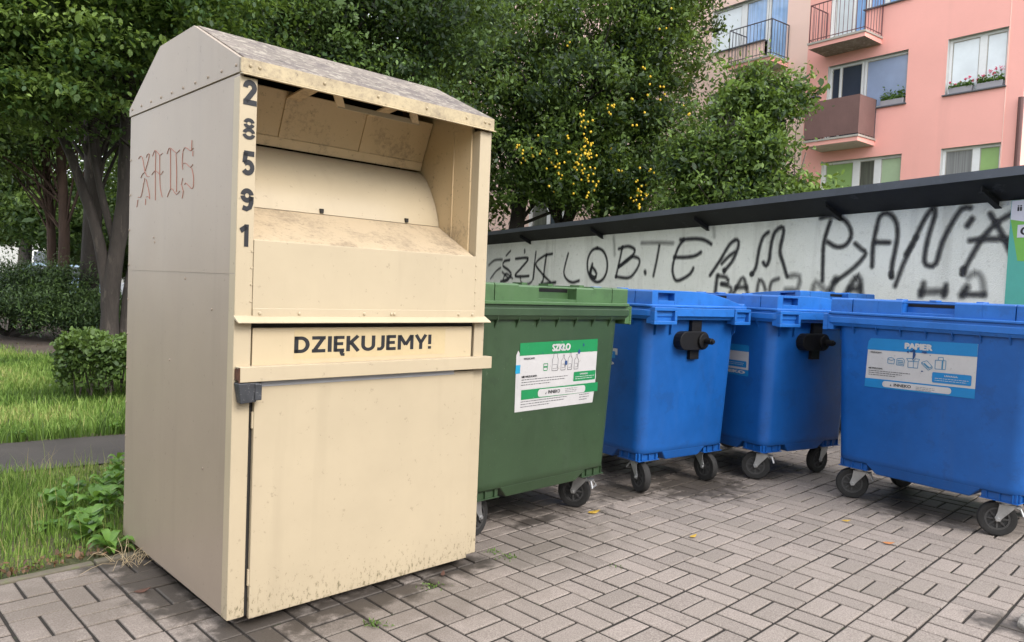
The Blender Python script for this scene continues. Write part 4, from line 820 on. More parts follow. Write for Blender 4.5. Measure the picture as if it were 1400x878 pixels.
# flower boxes on the sills and a lamp on the balcony
M_trough = plain('grey_trough', (.38,.36,.39), .6); M_petal = mat('pink_petals', (.62,.035,.12), .6, .3, 30); M_soilp = plain('potting_soil', (.04,.03,.02), .9)
M_potleaf = leafmat('pot_plant_leaf', (.03,.075,.012), (.14,.25,.05))
def flower_box(x, z, w, label, cat, blooms, tall=.14, n=200, cat_group=None):
    y0 = .045; o = thing('flower_box', label, cat, (FO.x+x*cos(FA)-y0*sin(FA), FO.y+x*sin(FA)+y0*cos(FA), z), FA)
    mb = MB(); mb.hexa([(0,-.05,0),(w,-.05,0),(w,.055,0),(0,.055,0)], [(-.02,-.07,.15),(w+.02,-.07,.15),(w+.02,.06,.15),(-.02,.06,.15)]); tr = mb.build('trough', M_trough, o, bevel=.006, seg=1)
    mb = MB(); mb.box((-.005,-.055,.1505), (w+.005,.045,.154)); mb.build('soil', M_soilp, tr)
    V = []; F = []; T = []
    for i in range(n):
        c = Vector((rng.uniform(-.02, w+.02), rng.normal(-.01, .045), .15+tall*abs(rng.normal(0, .55)))); d = Vector(rng.normal(0, 1, 3)).normalized()*.045; e = d.cross(Vector(rng.normal(0, 1, 3))).normalized()*.022; k = len(V)
        V += [c-d, c+e, c+d, c-e]; F.append((k, k+1, k+2, k+3)); T.append(rng.uniform(0, 1))
    me = bpy.data.meshes.new('foliage'); me.from_pydata(V, [], F); me.materials.append(M_potleaf); at = me.attributes.new('tone', 'FLOAT', 'FACE'); at.data.foreach_set('value', T)
    fo = bpy.data.objects.new('foliage', me); C.objects.link(fo); fo.parent = o
    if blooms:
        mb = MB()
        for bx_, bz, r in blooms:
            for i in range(14):
                d = Vector(rng.normal(0, 1, 3)).normalized()*r*rng.uniform(.3, 1); c = Vector((bx_, -.02, bz))+d; s = .016
                mb.loft([[(c.x+s*cos(t), c.y+s*sin(t), c.z) for t in (0, 2.1, 4.2)], [(c.x+s*.6*cos(t), c.y+s*.6*sin(t), c.z+s) for t in (0, 2.1, 4.2)]])
            mb.tube([(bx_, -.01, .15), (bx_, -.02, bz)], .004, 4, 1)
        mb.build('blossom', [M_petal, M_potleaf], o)
    return o
flower_box(-1.63, 6.664, .52, 'grey flower box on the right window sill, sparse small pink blooms, the left one', 'flower box', ((.0,.30,.03),(.13,.24,.02),(.25,.27,.025),(.36,.33,.035),(.45,.36,.05),(.54,.26,.03)), .10)
flower_box(-.98, 6.664, .56, 'grey flower box on the right window sill, fuller with big pink geranium blooms', 'flower box', ((.0,.25,.04),(.12,.33,.045),(.27,.40,.05),(.36,.34,.05),(.52,.44,.075),(.40,.45,.04)), .16)
flower_box(-3.40, 6.644, .60, 'grey flower box with leafy green plants on the sill beside the brown balcony screen', 'flower box', None, .22, 260)
lp = thing('bird_table', 'small dark roofed feeder standing on the left end of the brown screened balcony', 'bird feeder', (FO.x-4.86*cos(FA)+.82*sin(FA), FO.y-4.86*sin(FA)-.82*cos(FA), 5.79), FA)
mb = MB(); mb.tube([(0,0,0),(0,0,1.16)], .02, 8); mb.build('post', M_rail, lp); mb = MB(); mb.loft([[(.17*cos(R(t)), .17*sin(R(t)), 1.19) for t in range(0, 360, 30)], [(.12*cos(R(t)), .12*sin(R(t)), 1.24) for t in range(0, 360, 30)], [(.02*cos(R(t)), .02*sin(R(t)), 1.27) for t in range(0, 360, 30)]]); mb.cyl((0,0,1.15), (0,0,1.19), .08, 12); mb.build('roof', M_rail, lp)

# ------------------------------------------------------------------ far left: pale houses and a parked car seen under the trees
fb = thing('distant_building', 'low white building far away under the left trees', 'building', (-34, 52, 0), R(20))
mb = MB(); mb.box((-14,-4,0), (14,4,3.4)); mb.build('wall', mat('white_render', (.50,.50,.49), .9, .08, .6), fb); mb = MB(); mb.prism([(-4.4,3.4),(4.4,3.4),(0,5.0)], lambda p, q, h: (h, p, q), -14.4, 14.4); mb.build('roof', mat('grey_tiles', (.22,.2,.2), .8, .2, 2), fb)
for k in range(6):
    x = -11.5+k*4.4; mb = MB(); mb.box((x,-4.03,1.0), (x+1.5,-3.99,2.4)); w_ = mb.build('window', M_pvc, fb); mb = MB(); mb.box((x+.08,-4.04,1.08), (x+1.42,-4.031,2.32)); mb.build('pane', G_black, w_)
def car(name, label, loc, rz, col):
    o = thing(name, label, 'car', loc, rz, 'cars parked beyond the trees'); m_ = mat('car_paint_'+str(int(col[2]*100)), col, .25, .04, 2, spec=.6)
    def ring(x, hw, z0, z1, tum): return [(x,-hw,z0),(x,hw,z0),(x,hw,z0+(z1-z0)*.6),(x,hw-tum,z1),(x,-hw+tum,z1),(x,-hw,z0+(z1-z0)*.6)]
    mb = MB(); mb.loft([ring(x, hw, z0, z1, t) for x, hw, z0, z1, t in ((-2.05,.70,.42,.72,.06),(-1.95,.80,.28,.86,.08),(-1.2,.86,.22,.92,.06),(0,.87,.2,.94,.05),(1.1,.86,.22,.98,.06),(1.9,.80,.28,.96,.08),(2.05,.70,.40,.80,.08))]); bd = mb.build('body', m_, o, bevel=.03, smooth=True)
    mb = MB(); mb.loft([[(x,-hw,z) for x, hw, z in ((-1.15,.78,.93),(1.75,.78,.95),(1.3,.62,1.42),(-.35,.62,1.44))], [(x,hw,z) for x, hw, z in ((-1.15,.78,.93),(1.75,.78,.95),(1.3,.62,1.42),(-.35,.62,1.44))]]); mb.build('roof', m_, bd, bevel=.04, smooth=True)
    for s in (-1, 1):
        mb = MB(); mb.poly([(-.85,s*.775,.98),(.3,s*.775,.99),(.3,s*.65,1.36),(-.30,s*.65,1.37)]); mb.poly([(.38,s*.775,.99),(1.45,s*.775,1.0),(1.2,s*.65,1.35),(.38,s*.65,1.36)]); mb.build('window', G_black, o)
    mb = MB(); mb.poly([(-1.10,-.70,.99),(-1.10,.70,.99),(-.42,.58,1.40),(-.42,-.58,1.40)]); mb.build('windscreen', G_sky, o)
    for x in (-1.35, 1.3):
        for s in (-1, 1): mb = MB(); mb.cyl((x,s*.70,.31), (x,s*.885,.31), .31, 20); w_ = mb.build('wheel', M_tyre, o); mb = MB(); mb.cyl((x,s*.70,.31), (x,s*.892,.31), .19, 14); mb.build('rim', M_steel, w_)
    for s in (-1, 1): mb = MB(); mb.box((-2.06,s*.60-.12,.62), (-1.98,s*.60+.12,.74)); mb.build('headlight', M_pvc, o)
car('parked_car', 'pale blue car parked far away, glimpsed above the low junipers', (-15.9, 26, 0), R(15), (.42,.58,.75))
car('parked_car', 'white car parked far away beyond the tree trunks beside the blue one', (-12.1, 27.5, 0), R(15), (.75,.75,.77))
# ------------------------------------------------------------------ vegetation
M_bark = mat('grey_bark', (.12,.10,.085), .95, .4, 6, stretch=(1, 1, .25), bumps=(14, 1, .03), spots=((8, .6, (.2,.17,.14), .6),))
M_barkmid = mat('mottled_bark', (.036,.029,.025), .95, .5, 6, stretch=(1, 1, .25), bumps=(14, 1, .03), spots=((9, .58, (.085,.07,.058), .6),)); M_barkdark = mat('dark_bark', (.03,.024,.02), .95, .4, 6, stretch=(1, 1, .25), bumps=(14, 1, .03)); M_barkred = mat('red_brown_bark', (.062,.038,.028), .95, .4, 6, stretch=(1, 1, .25), bumps=(14, 1, .03))
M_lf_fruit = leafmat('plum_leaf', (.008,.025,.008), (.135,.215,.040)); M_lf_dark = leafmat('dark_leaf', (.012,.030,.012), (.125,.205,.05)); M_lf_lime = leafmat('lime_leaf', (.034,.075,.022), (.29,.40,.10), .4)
M_lf_far = leafmat('far_leaf', (.025,.055,.018), (.16,.24,.06), .35); M_lf_jun = leafmat('juniper_leaf', (.012,.032,.011), (.10,.165,.045), .1); M_lf_hedge = leafmat('hedge_leaf', (.014,.034,.009), (.10,.16,.036), .2)
M_lf_shrub = leafmat('shrub_leaf', (.012,.035,.010), (.19,.29,.055))

def leaf_cloud(name, P, size, m, parent, tone, aspect=.5, up=.4, nrm=None):
    """many separate kite-shaped leaves at points P"""
    n = len(P); d = rng.normal(0, 1, (n, 3)); d[:, 2] -= .35; d /= np.linalg.norm(d, axis=1)[:, None]
    q = rng.normal(0, 1, (n, 3)); q[:, 2] += up*3
    if nrm is not None: q += nrm*1.2
    e = np.cross(d, q); e /= np.linalg.norm(e, axis=1)[:, None]+1e-9
    s = (size*rng.lognormal(0, .28, n))[:, None]; f = np.cross(e, d)
    V = np.empty((n, 6, 3)); w = e*s*aspect*.5
    V[:, 0] = P-d*s*.5; V[:, 3] = P+d*s*.5; lo = P-d*s*.2+f*s*.08; hi = P+d*s*.16+f*s*.09
    V[:, 1] = lo+w*.85; V[:, 5] = lo-w*.85; V[:, 2] = hi+w*.9; V[:, 4] = hi-w*.9
    me = bpy.data.meshes.new(name); me.vertices.add(n*6); me.loops.add(n*6); me.polygons.add(n)
    me.vertices.foreach_set('co', V.reshape(-1)); me.loops.foreach_set('vertex_index', np.arange(n*6, dtype=np.int32)); me.polygons.foreach_set('loop_start', np.arange(0, n*6, 6, dtype=np.int32))
    me.update(calc_edges=True); me.materials.append(m)
    at = me.attributes.new('tone', 'FLOAT', 'FACE'); at.data.foreach_set('value', np.clip(tone, 0, 1).astype(np.float32))
    o = bpy.data.objects.new(name, me); C.objects.link(o)
    if parent: o.parent = parent
    return o
def blob_points(blobs, clump, per, fill=.35, droop=0, jit=.13, flat=.62):
    """leaf clumps spread through the outer shell (and a little of the inside) of ellipsoid blobs"""
    P = []; T = []; NR = []; centres = []
    for (c, r, n) in blobs:
        c = np.array(c, float); r = np.array(r, float); k = max(1, n//per)
        d = rng.normal(0, 1, (k, 3)); d /= np.linalg.norm(d, axis=1)[:, None]
        rad = np.where(rng.random(k) < fill, rng.uniform(.25, .8, k), rng.normal(.92, jit, k)); cc = c+d*r*rad[:, None]
        for a, dd, rr in zip(cc, d, rad):
            m = max(8, int(per*rng.uniform(.5, 1.5))); sz = clump*rng.uniform(.6, 1.5)
            q = rng.normal(0, .5, (m, 3))*np.array([sz, sz, sz*flat]); q[:, 2] -= droop*np.hypot(q[:, 0], q[:, 1])
            P.append(a+q); base = rng.normal(.30, .27); T.append(rng.normal(base, .12, m)+.38*(q[:, 2]/(sz*flat*1.4))); NR.append(np.repeat(dd[None], m, 0)); centres.append(a)  # tone rises toward each clump's top: overhead light put into the colour
    return np.concatenate(P), np.concatenate(T), np.concatenate(NR), np.array(centres)
def limbs(mb, base, top, r0, r1, targets, lean=.0, n=9, m=0, wob=.12):
    b = Vector(base); t = Vector(top); pts = []; rad = []
    for i in range(n+1):
        f = i/n; w = wob*sin(f*5+base[0])*f*(1-f)*2
        pts.append(b.lerp(t, f)+Vector((w, w*.6, 0))); rad.append(r0*(1-f)**.8+r1*f if i else r0*1.35)
    mb.tube(pts, rad, 10, m)
    for q in targets:
        q = Vector(q); f = random.uniform(.35, .95); i = int(f*n); s = pts[i]; mid = s.lerp(q, .5)+Vector((random.uniform(-.2, .2), random.uniform(-.2, .2), .15)); r = max(.010, rad[i]*.27)
        mb.tube([s, s.lerp(mid, .5)+Vector((0,0,.06)), mid, mid.lerp(q, .6), q], [r, r*.8, r*.6, r*.4, .006], 6, m)
def tree(name, label, cat, loc, blobs, trunks, leaf, size, clump, per, bark, group=None, nl=26, up=.4, droop=0, aspect=.5, fill=.35, jit=.13, flat=.62, paths=()):
    o = thing(name, label, cat, loc, 0, group); L0 = Vector(loc)
    P, T, NR, cen = blob_points([((Vector(c)-L0), r, n) for c, r, n in blobs], clump, per, fill, droop, jit, flat)
    keep = P[:, 2] > .02; P, T, NR = P[keep], T[keep], NR[keep]
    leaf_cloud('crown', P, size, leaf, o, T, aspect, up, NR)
    mb = MB(); tg = [cen[i] for i in rng.choice(len(cen), min(max(14, nl*len(trunks)), len(cen)), replace=False)]
    for k, (b, t, r0, r1) in enumerate(trunks): limbs(mb, Vector(b)-L0, Vector(t)-L0, r0, r1, tg[k::len(trunks)])
    for pp, r0, r1 in paths:
        Q = catmull([Vector(p)-L0 for p in pp], .25); n = len(Q); mb.tube(Q, [(r0*(1.3 if i == 0 else 1)+(r1-r0)*i/(n-1))*(1+.07*sin(i*2.3)) for i in range(n)], 12)
        for q in tg[:14]:
            s_ = Q[rng.integers(n//2, n)]; m_ = s_.lerp(Vector(q), .5)+Vector((0,0,.12)); mb.tube([s_, m_, Vector(q)], [r1*.6, r1*.4, .006], 6)
    mb.build('trunk', bark, o, smooth=True, angle=60); return o

# big plum tree behind the shelter, yellow fruit
K = 1.25
def far_(p): return (p[0]*K, p[1]*K, 1.29+(p[2]-1.29)*K)
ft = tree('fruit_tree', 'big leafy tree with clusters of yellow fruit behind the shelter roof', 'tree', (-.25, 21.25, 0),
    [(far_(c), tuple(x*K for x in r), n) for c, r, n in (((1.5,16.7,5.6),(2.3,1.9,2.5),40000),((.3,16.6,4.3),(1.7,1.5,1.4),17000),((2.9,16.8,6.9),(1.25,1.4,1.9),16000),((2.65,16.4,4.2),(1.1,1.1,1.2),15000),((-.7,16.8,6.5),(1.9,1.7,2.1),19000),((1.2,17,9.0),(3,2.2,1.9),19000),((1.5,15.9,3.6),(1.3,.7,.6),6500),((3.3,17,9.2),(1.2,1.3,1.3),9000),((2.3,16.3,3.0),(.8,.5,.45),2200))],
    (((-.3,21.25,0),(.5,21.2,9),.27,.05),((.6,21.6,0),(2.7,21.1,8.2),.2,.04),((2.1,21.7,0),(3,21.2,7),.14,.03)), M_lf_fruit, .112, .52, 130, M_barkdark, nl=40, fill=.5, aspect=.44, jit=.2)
# hanging bunches of yellow plums
mb = MB(); F0 = Vector((-.25,21.25,0))
def ico(c, r, m=0):
    t = .5; c = Vector(c)
    rings = [[c+Vector((r*sin(R(a))*cos(R(b)), r*sin(R(a))*sin(R(b)), r*cos(R(a)))) for b in range(0, 360, 60)] for a in (15, 60, 120, 165)]; mb.loft(rings, m)
for (bx_, bz, n, sp) in ((1.35,4.05,60,.28),(1.22,4.55,18,.22),(.72,3.6,22,.25),(.95,4.0,16,.3),(1.5,3.55,26,.25),(.35,4.1,12,.2),(2.45,3.35,26,.25),(2.35,3.15,12,.18),(2.5,5.7,10,.3),(2.3,4.9,12,.35),(2.75,5.3,8,.3),(.1,3.9,10,.2),(1.75,4.85,10,.3),(1.2,3.3,12,.3),(2.7,6.9,6,.4),(.75,5.9,5,.5),(2.1,3.9,10,.4),(3.1,4.9,6,.3)):
    for i in range(int(n*.38)):
        p = Vector((bx_+rng.normal(0, sp*.38), 14.75+rng.normal(0, .18)+abs(bz-5)*.25, bz+rng.normal(0, sp*.62))); 
        for k in range(rng.integers(1, 4)): ico(Vector(far_(p))-F0+Vector(rng.normal(0, .05, 3)), .031)
yo = mb.build('fruit', mat('yellow_plum', (.62,.41,.02), .5, .2, 30), ft, smooth=True, angle=80); yo['kind'] = 'stuff'
# dark tree behind the clothes bin
tree('dense_tree', 'very dark broadleaf tree right behind the roof of the clothes bin', 'tree', (-3.4, 15.4, 0),
    [((-3.4,15.2,6.2),(2.3,1.8,2.7),32000),((-5.1,14.6,6.0),(1.6,1.4,2.2),16000),((-1.9,15,6.9),(1.6,1.4,2.2),16000),((-3.4,15.5,9.2),(3,2,1.8),13000),((-2.6,14.4,4.2),(1.8,1.2,1.2),8000)],
    (((-3.4,15.4,0),(-3.2,15.3,8),.26,.05),((-4.6,15.6,0),(-5,15,7.5),.2,.04)), M_lf_dark, .088, .46, 110, M_barkdark, aspect=.48, jit=.2)
# airy young tree in front of the flats
tree('young_tree', 'smaller airy light green tree in front of the pale pink flats', 'tree', (4.3, 13.7, 0),
    [((4.24,13.5,4.15),(.60,.75,1.1),5600),((3.75,13.4,3.5),(.85,.75,.95),5000),((5.05,13.6,3.0),(.55,.6,.5),2600),((4.0,13.6,4.9),(.45,.45,.5),2600),((4.75,13.5,4.9),(.35,.35,.4),1500),((4.5,13.4,2.7),(1.0,.7,.7),4200),((3.22,13.7,3.9),(.55,.5,.75),3600),((3.1,13.7,2.9),(.6,.5,.6),3000),((5.4,13.7,2.6),(.3,.4,.4),1200)],
    (((4.3,13.7,0),(4.5,13.6,4.9),.09,.015),((4.1,13.8,0),(3.7,13.5,4.2),.06,.012),((4.5,13.7,0),(5.1,13.6,3.9),.05,.01)), M_lf_shrub, .085, .27, 34, M_bark, nl=34, fill=.42, jit=.2)
# near tree on the left lawn with the leaning double trunk
tree('leaning_tree', 'broad lime green tree with leaning forked trunk, branches hanging over the lawn', 'tree', (-6.38, 12, 0),
    [((-5.9,10.7,5.0),(2.0,1.6,1.3),15000),((-7.2,10.7,4.5),(1.5,1.5,1.15),11000),((-6.8,10.4,3.65),(1.1,.9,.45),3600),((-4.9,10.8,5.3),(1.2,1.2,1.2),8000),((-8.2,10.8,5.4),(1.6,1.5,1.4),9500),((-6.6,11.2,6.6),(2.8,1.8,1.3),15000),((-4.4,11.5,6.4),(1.3,1.2,1.3),7000),((-8.0,11.0,3.9),(.9,.8,.4),2200)],
    (), M_lf_lime, .078, .44, 70, M_barkmid, nl=0, up=1.6, droop=.2, aspect=.58, fill=.45, flat=.26, jit=.2,
    paths=(([(-6.38,12,-.02),(-6.38,12,.94),(-6.29,12,1.64),(-6.20,12,2.33),(-6.15,11.95,3.27),(-6.12,11.9,4.4),(-6.0,11.7,6.2)], .145, .05), ([(-6.40,12,.7),(-6.55,11.95,1.75),(-6.84,11.9,2.67),(-7.07,11.8,3.36),(-7.42,11.6,4.16),(-7.9,11.3,5.4)], .095, .04),
      ([(-6.22,12.1,-.02),(-6.16,12.1,.9),(-6.0,12.1,2.0),(-5.85,12.0,3.4),(-5.5,11.8,5.2)], .085, .03), ([(-6.3,12.05,1.5),(-6.5,11.9,2.5),(-6.62,11.8,3.4),(-6.6,11.6,5)], .06, .03)))
tree('slender_tree', 'straight grey trunked tree just left of the leaning forked one', 'tree', (-7.98, 14.2, 0),
    [((-8.2,14.6,6.6),(2.2,1.8,2.2),14000),((-9.6,14.8,5.2),(1.3,1.2,1.0),5500),((-7.3,15,4.8),(1.2,1.2,1.0),5500),((-6.2,15.2,3.9),(1.1,.9,1.4),7000)],
    (((-7.98,14.2,0),(-7.92,14.1,7),.185,.07),), M_lf_dark, .12, .5, 40, M_barkmid)
tree('red_trunk_tree', 'tree with a thin reddish brown trunk standing farther back at far left', 'tree', (-11.6, 19.5, 0),
    [((-11.6,19.4,6.4),(2.2,1.8,1.8),9000),((-13.2,19,4.4),(1.5,1.3,.9),5000),((-12.4,19,5.2),(1.6,1.4,1.2),5000)],
    (((-11.6,19.5,0),(-11.7,19.4,6.5),.15,.06),((-11.95,19.7,0),(-12.3,19.5,6.3),.12,.05)), M_lf_far, .12, .5, 40, M_barkred)
# copies of one far tree make up the grove beyond
far = tree('park_tree', 'pale green park tree at the far left edge, lowest boughs near the ground', 'tree', (-17.5, 27, 0),
    [((-17.5,27,4.0),(2.6,2.2,1.7),13000),((-16.2,26.5,2.9),(1.6,1.4,.8),5000),((-18.6,26.6,6.2),(2.4,2.2,2.0),10000),((-17,27.3,8),(2.4,2,1.6),8000)],
    (((-17.5,27,0),(-17.4,27,7.5),.24,.06),), M_lf_far, .15, .62, 40, M_bark, 'park trees in the background', nl=30)
def copy_tree(src, loc, rz, sc, label, group=None):
    r = src.copy(); C.objects.link(r); r.location = loc; r.rotation_euler = (0,0,rz); r.scale = (sc, sc, sc); r['label'] = label
    if group: r['group'] = group
    for ch in src.children:
        c = ch.copy(); C.objects.link(c); c.parent = r
    return r
for loc, rz, sc, lab in (((-13.2,29.5,0),1.9,1.05,'park tree whose crown fills the gap between the red trunk and the grey trunk'),((-9.2,25,0),4.0,1.12,'park tree directly behind the leaning forked tree'),((-22.5,31,0),.7,1.1,'tall park tree half cut off by the left edge of the picture'),
    ((-6.2,23,0),2.6,1.1,'park tree whose top shows over the left shoulder of the clothes bin'),((-3.6,26,0),5.2,1.25,'park tree between the dark tree and the fruit tree, far back'),((-17.8,37,0),3.1,1.3,'hazy park tree in front of the low white building'),((-10.8,38,0),.2,1.35,'hindmost park tree, deep in the grove')):
    copy_tree(far, loc, rz, sc, lab)
for loc, rz, sc, lab in (((-17.2,33,0),1.1,.42,'low bush in front of the white building, nearest the left edge'),((-20.6,35,0),2.2,.42,'low bush far left, cut by the edge of the picture'),((-13.6,32,0),.4,.46,'low bush beyond the red trunk, beside the far cars'),((-10.4,29,0),3.3,.46,'low bush seen between the grey trunk and the forked trunk')):
    copy_tree(far, loc, rz, sc, lab)['category'] = 'bush'
# unseen leaf belt behind the camera, added to block low sky light
bl = [((x, y, 2.9+.6*sin(x*1.7)), (2.6, 1.6, 2.6), 2600) for x, y in ((-15.5,-2),(-14.5,-5),(-12.5,-8),(-9.5,-10),(-6.5,-11.2),(-3,-11.8),(.5,-12),(4,-12),(7.5,-11.6),(10.8,-10.4),(13.4,-8),(15.2,-5),(16.5,-1.5),(17,2.5))]
P, T, NR, cen = blob_points(bl, .8, 60, .4); P[:, 2] = np.maximum(P[:, 2], .05); wo = leaf_cloud('added_leaf_screen', P, .34, M_lf_dark, None, T, .55, .4, NR); wo['kind'] = 'stuff'
# spreading junipers
def juniper(loc, blobs, label):
    o = thing('juniper', label, 'shrub', loc, 0, 'low spreading junipers'); L0 = Vector(loc)
    P, T, NR, cen = blob_points([((Vector(c)-L0), r, n) for c, r, n in blobs], .36, 150, .4)
    P[:, 2] = np.maximum(P[:, 2], .12); leaf_cloud('foliage', P, .055, M_lf_jun, o, T, .3, .9, NR)
    mb = MB()
    for k in range(9):
        a = rng.uniform(0, 6.28); c = cen[rng.integers(len(cen))]; mb.tube([(0,0,0),(c[0]*.4, c[1]*.4, .15),(c[0]*.9, c[1]*.9, c[2]*.9)], [.05,.035,.01], 6)
    mb.build('stem', M_barkdark, o)
juniper((-9.3,14.0,0), [((-9.6,13.9,.95),(1.2,1.0,.30),18000),((-9.2,13.6,.62),(1.3,1.0,.28),16000),((-8.5,14.0,1.12),(.75,.7,.2),7000),((-8.4,13.4,.7),(.9,.8,.22),9000)], 'larger dark spreading juniper at the left edge behind the lawn')
juniper((-7.35,13.6,0), [((-7.5,13.5,.62),(.8,.7,.22),9000),((-7.2,13.4,.42),(.6,.6,.2),6000),((-8.0,13.2,.5),(.5,.5,.2),4000)], 'smaller juniper reaching toward the forked trunk')
# clipped hedge
hd = thing('hedge', 'low clipped box shaped hedge on the lawn beside the clothes bin', 'hedge', (-3.88, 7.80, 0), R(22))
n = 26000; P = np.column_stack([rng.uniform(-.62, 1.9, n), rng.uniform(-.42, .45, n), rng.uniform(.14, .59, n)])
f = rng.random(n)
P[f < .34, 2] = .59+rng.normal(0, .025, (f < .34).sum()); P[(f >= .34) & (f < .7), 1] = -.42+rng.normal(0, .035, ((f >= .34) & (f < .7)).sum()); P[(f >= .7) & (f < .8), 0] = -.62+rng.normal(0, .035, ((f >= .7) & (f < .8)).sum())
wv = .03*np.sin(P[:, 0]*9)+.025*np.sin(P[:, 0]*21+P[:, 1]*13); P[:, 2] += wv*(P[:, 2] > .5); P[:, 1] += .7*wv*(P[:, 1] < -.3)
keep = (P[:, 2] > .33) | (rng.random(n) < np.clip((P[:, 2]-.02)/.5, .12, 1)*(.6+.4*np.sin(P[:, 0]*17))); P = P[keep]
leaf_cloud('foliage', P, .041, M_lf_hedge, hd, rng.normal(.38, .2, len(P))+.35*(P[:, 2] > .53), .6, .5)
mb = MB()
for k in range(60):
    x, y = rng.uniform(-.55, 1.85), rng.uniform(-.36, .4); mb.tube([(x,y,0),(x+rng.normal(0,.03),y+rng.normal(0,.03),.3),(x+rng.normal(0,.07),y+rng.normal(0,.06),.6)], [.010,.008,.004], 5)
mb.build('stem', M_bark, hd)

# ---- grass
def grass_mat():
    m, nt, b, o = nodes('grass_blade'); at = N(nt, 'ShaderNodeAttribute', attribute_name='tone')
    r = N(nt, 'ShaderNodeValToRGB'); L(nt, at.outputs['Fac'], r.inputs[0]); e = r.color_ramp.elements
    e[0].position = 0; e[0].color = (.05,.09,.018,1); e[1].position = 1; e[1].color = (.48,.38,.18,1)
    for p, c in ((.35,(.135,.235,.038,1)),(.6,(.25,.34,.085,1)),(.8,(.33,.34,.11,1))): q = e.new(p); q.color = c
    L(nt, r.outputs[0], b.inputs['Base Color']); b.inputs['Roughness'].default_value = .6; b.inputs['Specular IOR Level'].default_value = .25
    t = N(nt, 'ShaderNodeBsdfTranslucent'); L(nt, r.outputs[0], t.inputs[0]); mx = N(nt, 'ShaderNodeMixShader'); mx.inputs[0].default_value = .35
    L(nt, b.outputs[0], mx.inputs[1]); L(nt, t.outputs[0], mx.inputs[2]); L(nt, mx.outputs[0], o.inputs[0]); return m
M_grass = grass_mat()
def grass(XY, h, w, tone, name='grass'):
    n = len(XY); a = rng.uniform(0, 6.283, n); ln = rng.uniform(.1, .8, n)*h; d = np.column_stack([np.cos(a), np.sin(a)]); t = np.column_stack([-d[:, 1], d[:, 0]])*(w[:, None]*.5)
    z0 = np.full(n, -.012); V = np.empty((n, 5, 3))
    V[:, 0, :2] = XY-t; V[:, 1, :2] = XY+t; V[:, 0, 2] = V[:, 1, 2] = z0
    m = XY+d*(ln*.35)[:, None]; V[:, 2, :2] = m+t*.8; V[:, 4, :2] = m-t*.8; V[:, 2, 2] = V[:, 4, 2] = h*.6
    V[:, 3, :2] = XY+d*ln[:, None]; V[:, 3, 2] = h
    me = bpy.data.meshes.new(name); me.vertices.add(n*5); me.loops.add(n*7); me.polygons.add(n*2); me.vertices.foreach_set('co', V.reshape(-1))
    k = np.arange(n)[:, None]*5; me.loops.foreach_set('vertex_index', np.concatenate([k+0, k+1, k+2, k+4, k+4, k+2, k+3], 1).astype(np.int32).reshape(-1))
    me.polygons.foreach_set('loop_start', (np.arange(n)[:, None]*7+np.array([0, 4])).astype(np.int32).reshape(-1)); me.update(calc_edges=True)
    me.materials.append(M_grass); at = me.attributes.new('tone', 'FLOAT', 'FACE'); at.data.foreach_set('value', np.repeat(np.clip(tone, 0, 1), 2).astype(np.float32))
    o = bpy.data.objects.new(name, me); C.objects.link(o); o['kind'] = 'stuff'; return o
def patch(x, y): return np.sin(x*2.3+1.3*np.sin(y*1.7))+np.sin(y*2.9+x*1.1+2)*.8+np.sin(x*6.1-y*5.2)*.4
kd = np.array([cos(AI), sin(AI)]); kn = np.array([-sin(AI), cos(AI)]); k0 = np.array(lat(0, 8.25)); pa = np.array(PA); pd = np.array(PD); pn = np.array(PN)
def scatter(n, x0, x1, y0, y1, test):
    q = np.column_stack([rng.uniform(x0, x1, n), rng.uniform(y0, y1, n)]); return q[test(q)]
def near_lawn(q):
    a = (q-k0)@kn; b = (q-pa)@pn; return (a > .05+.06*np.sin((q@kd)*7)+.05*rng.random(len(q))) & (b < .04-.05*rng.random(len(q)))
A = scatter(150000, -5.6, .6, 1.2, 6.6, near_lawn); tn = .34+.15*patch(A[:, 0], A[:, 1])+rng.normal(0, .15, len(A)); edge = ((A-k0)@kn)
h = rng.lognormal(np.log(.036), .42, len(A))*(1+.25*patch(A[:, 0]*1.7+3, A[:, 1]*1.7))*np.clip(.45+edge*2.2, .45, 1.15); grass(A, h, rng.uniform(.003, .006, len(A)), tn)
def far_lawn(q):
    b = (q-pa)@pn; return (b > PW-.03+.05*rng.random(len(q))) & (q[:, 1] < 11.4+.5*np.sin(q[:, 0]*2)+rng.normal(0, .25, len(q))-.12*(q[:, 0]+7)) & ((q-k0)@kn > .05)
B = scatter(200000, -10, .5, 4.6, 12.4, far_lawn); tn = .36+.15*patch(B[:, 0]*1.3, B[:, 1]*1.3)+rng.normal(0, .15, len(B)); b_ = (B-pa)@pn-PW
h = rng.lognormal(np.log(.048), .38, len(B))*(1+.9*np.exp(-b_*4)); tn -= .22*np.exp(-b_*3); grass(B, h, rng.uniform(.006, .011, len(B)), tn)
S = scatter(2600, -5.2, -.4, 2, 6, near_lawn); S = S[rng.random(len(S)) < .32]; grass(S, rng.uniform(.12, .24, len(S)), rng.uniform(.002, .003, len(S)), rng.normal(.85, .15, len(S)), 'seed_grass')
# leaf litter along the edging and on the bare soil
M_litter = leafmat('dead_leaf', (.04,.022,.012), (.17,.09,.045), .1)
n = 1700; s = rng.uniform(-4.5, 1.2, n); o_ = np.abs(rng.normal(.0, .075, n))+.0; Pl = np.column_stack([(k0+kd*s[:, None]+kn*o_[:, None]), rng.uniform(.004, .03, n)])
m2 = 700; Pm = np.column_stack([rng.uniform(-12, -5, m2), rng.uniform(12, 17, m2), np.full(m2, .01)]); lo = leaf_cloud('leaf_litter', np.concatenate([Pl, Pm]), .021, M_litter, None, rng.uniform(0, 1, n+m2), .6, 1.5); lo['kind'] = 'stuff'
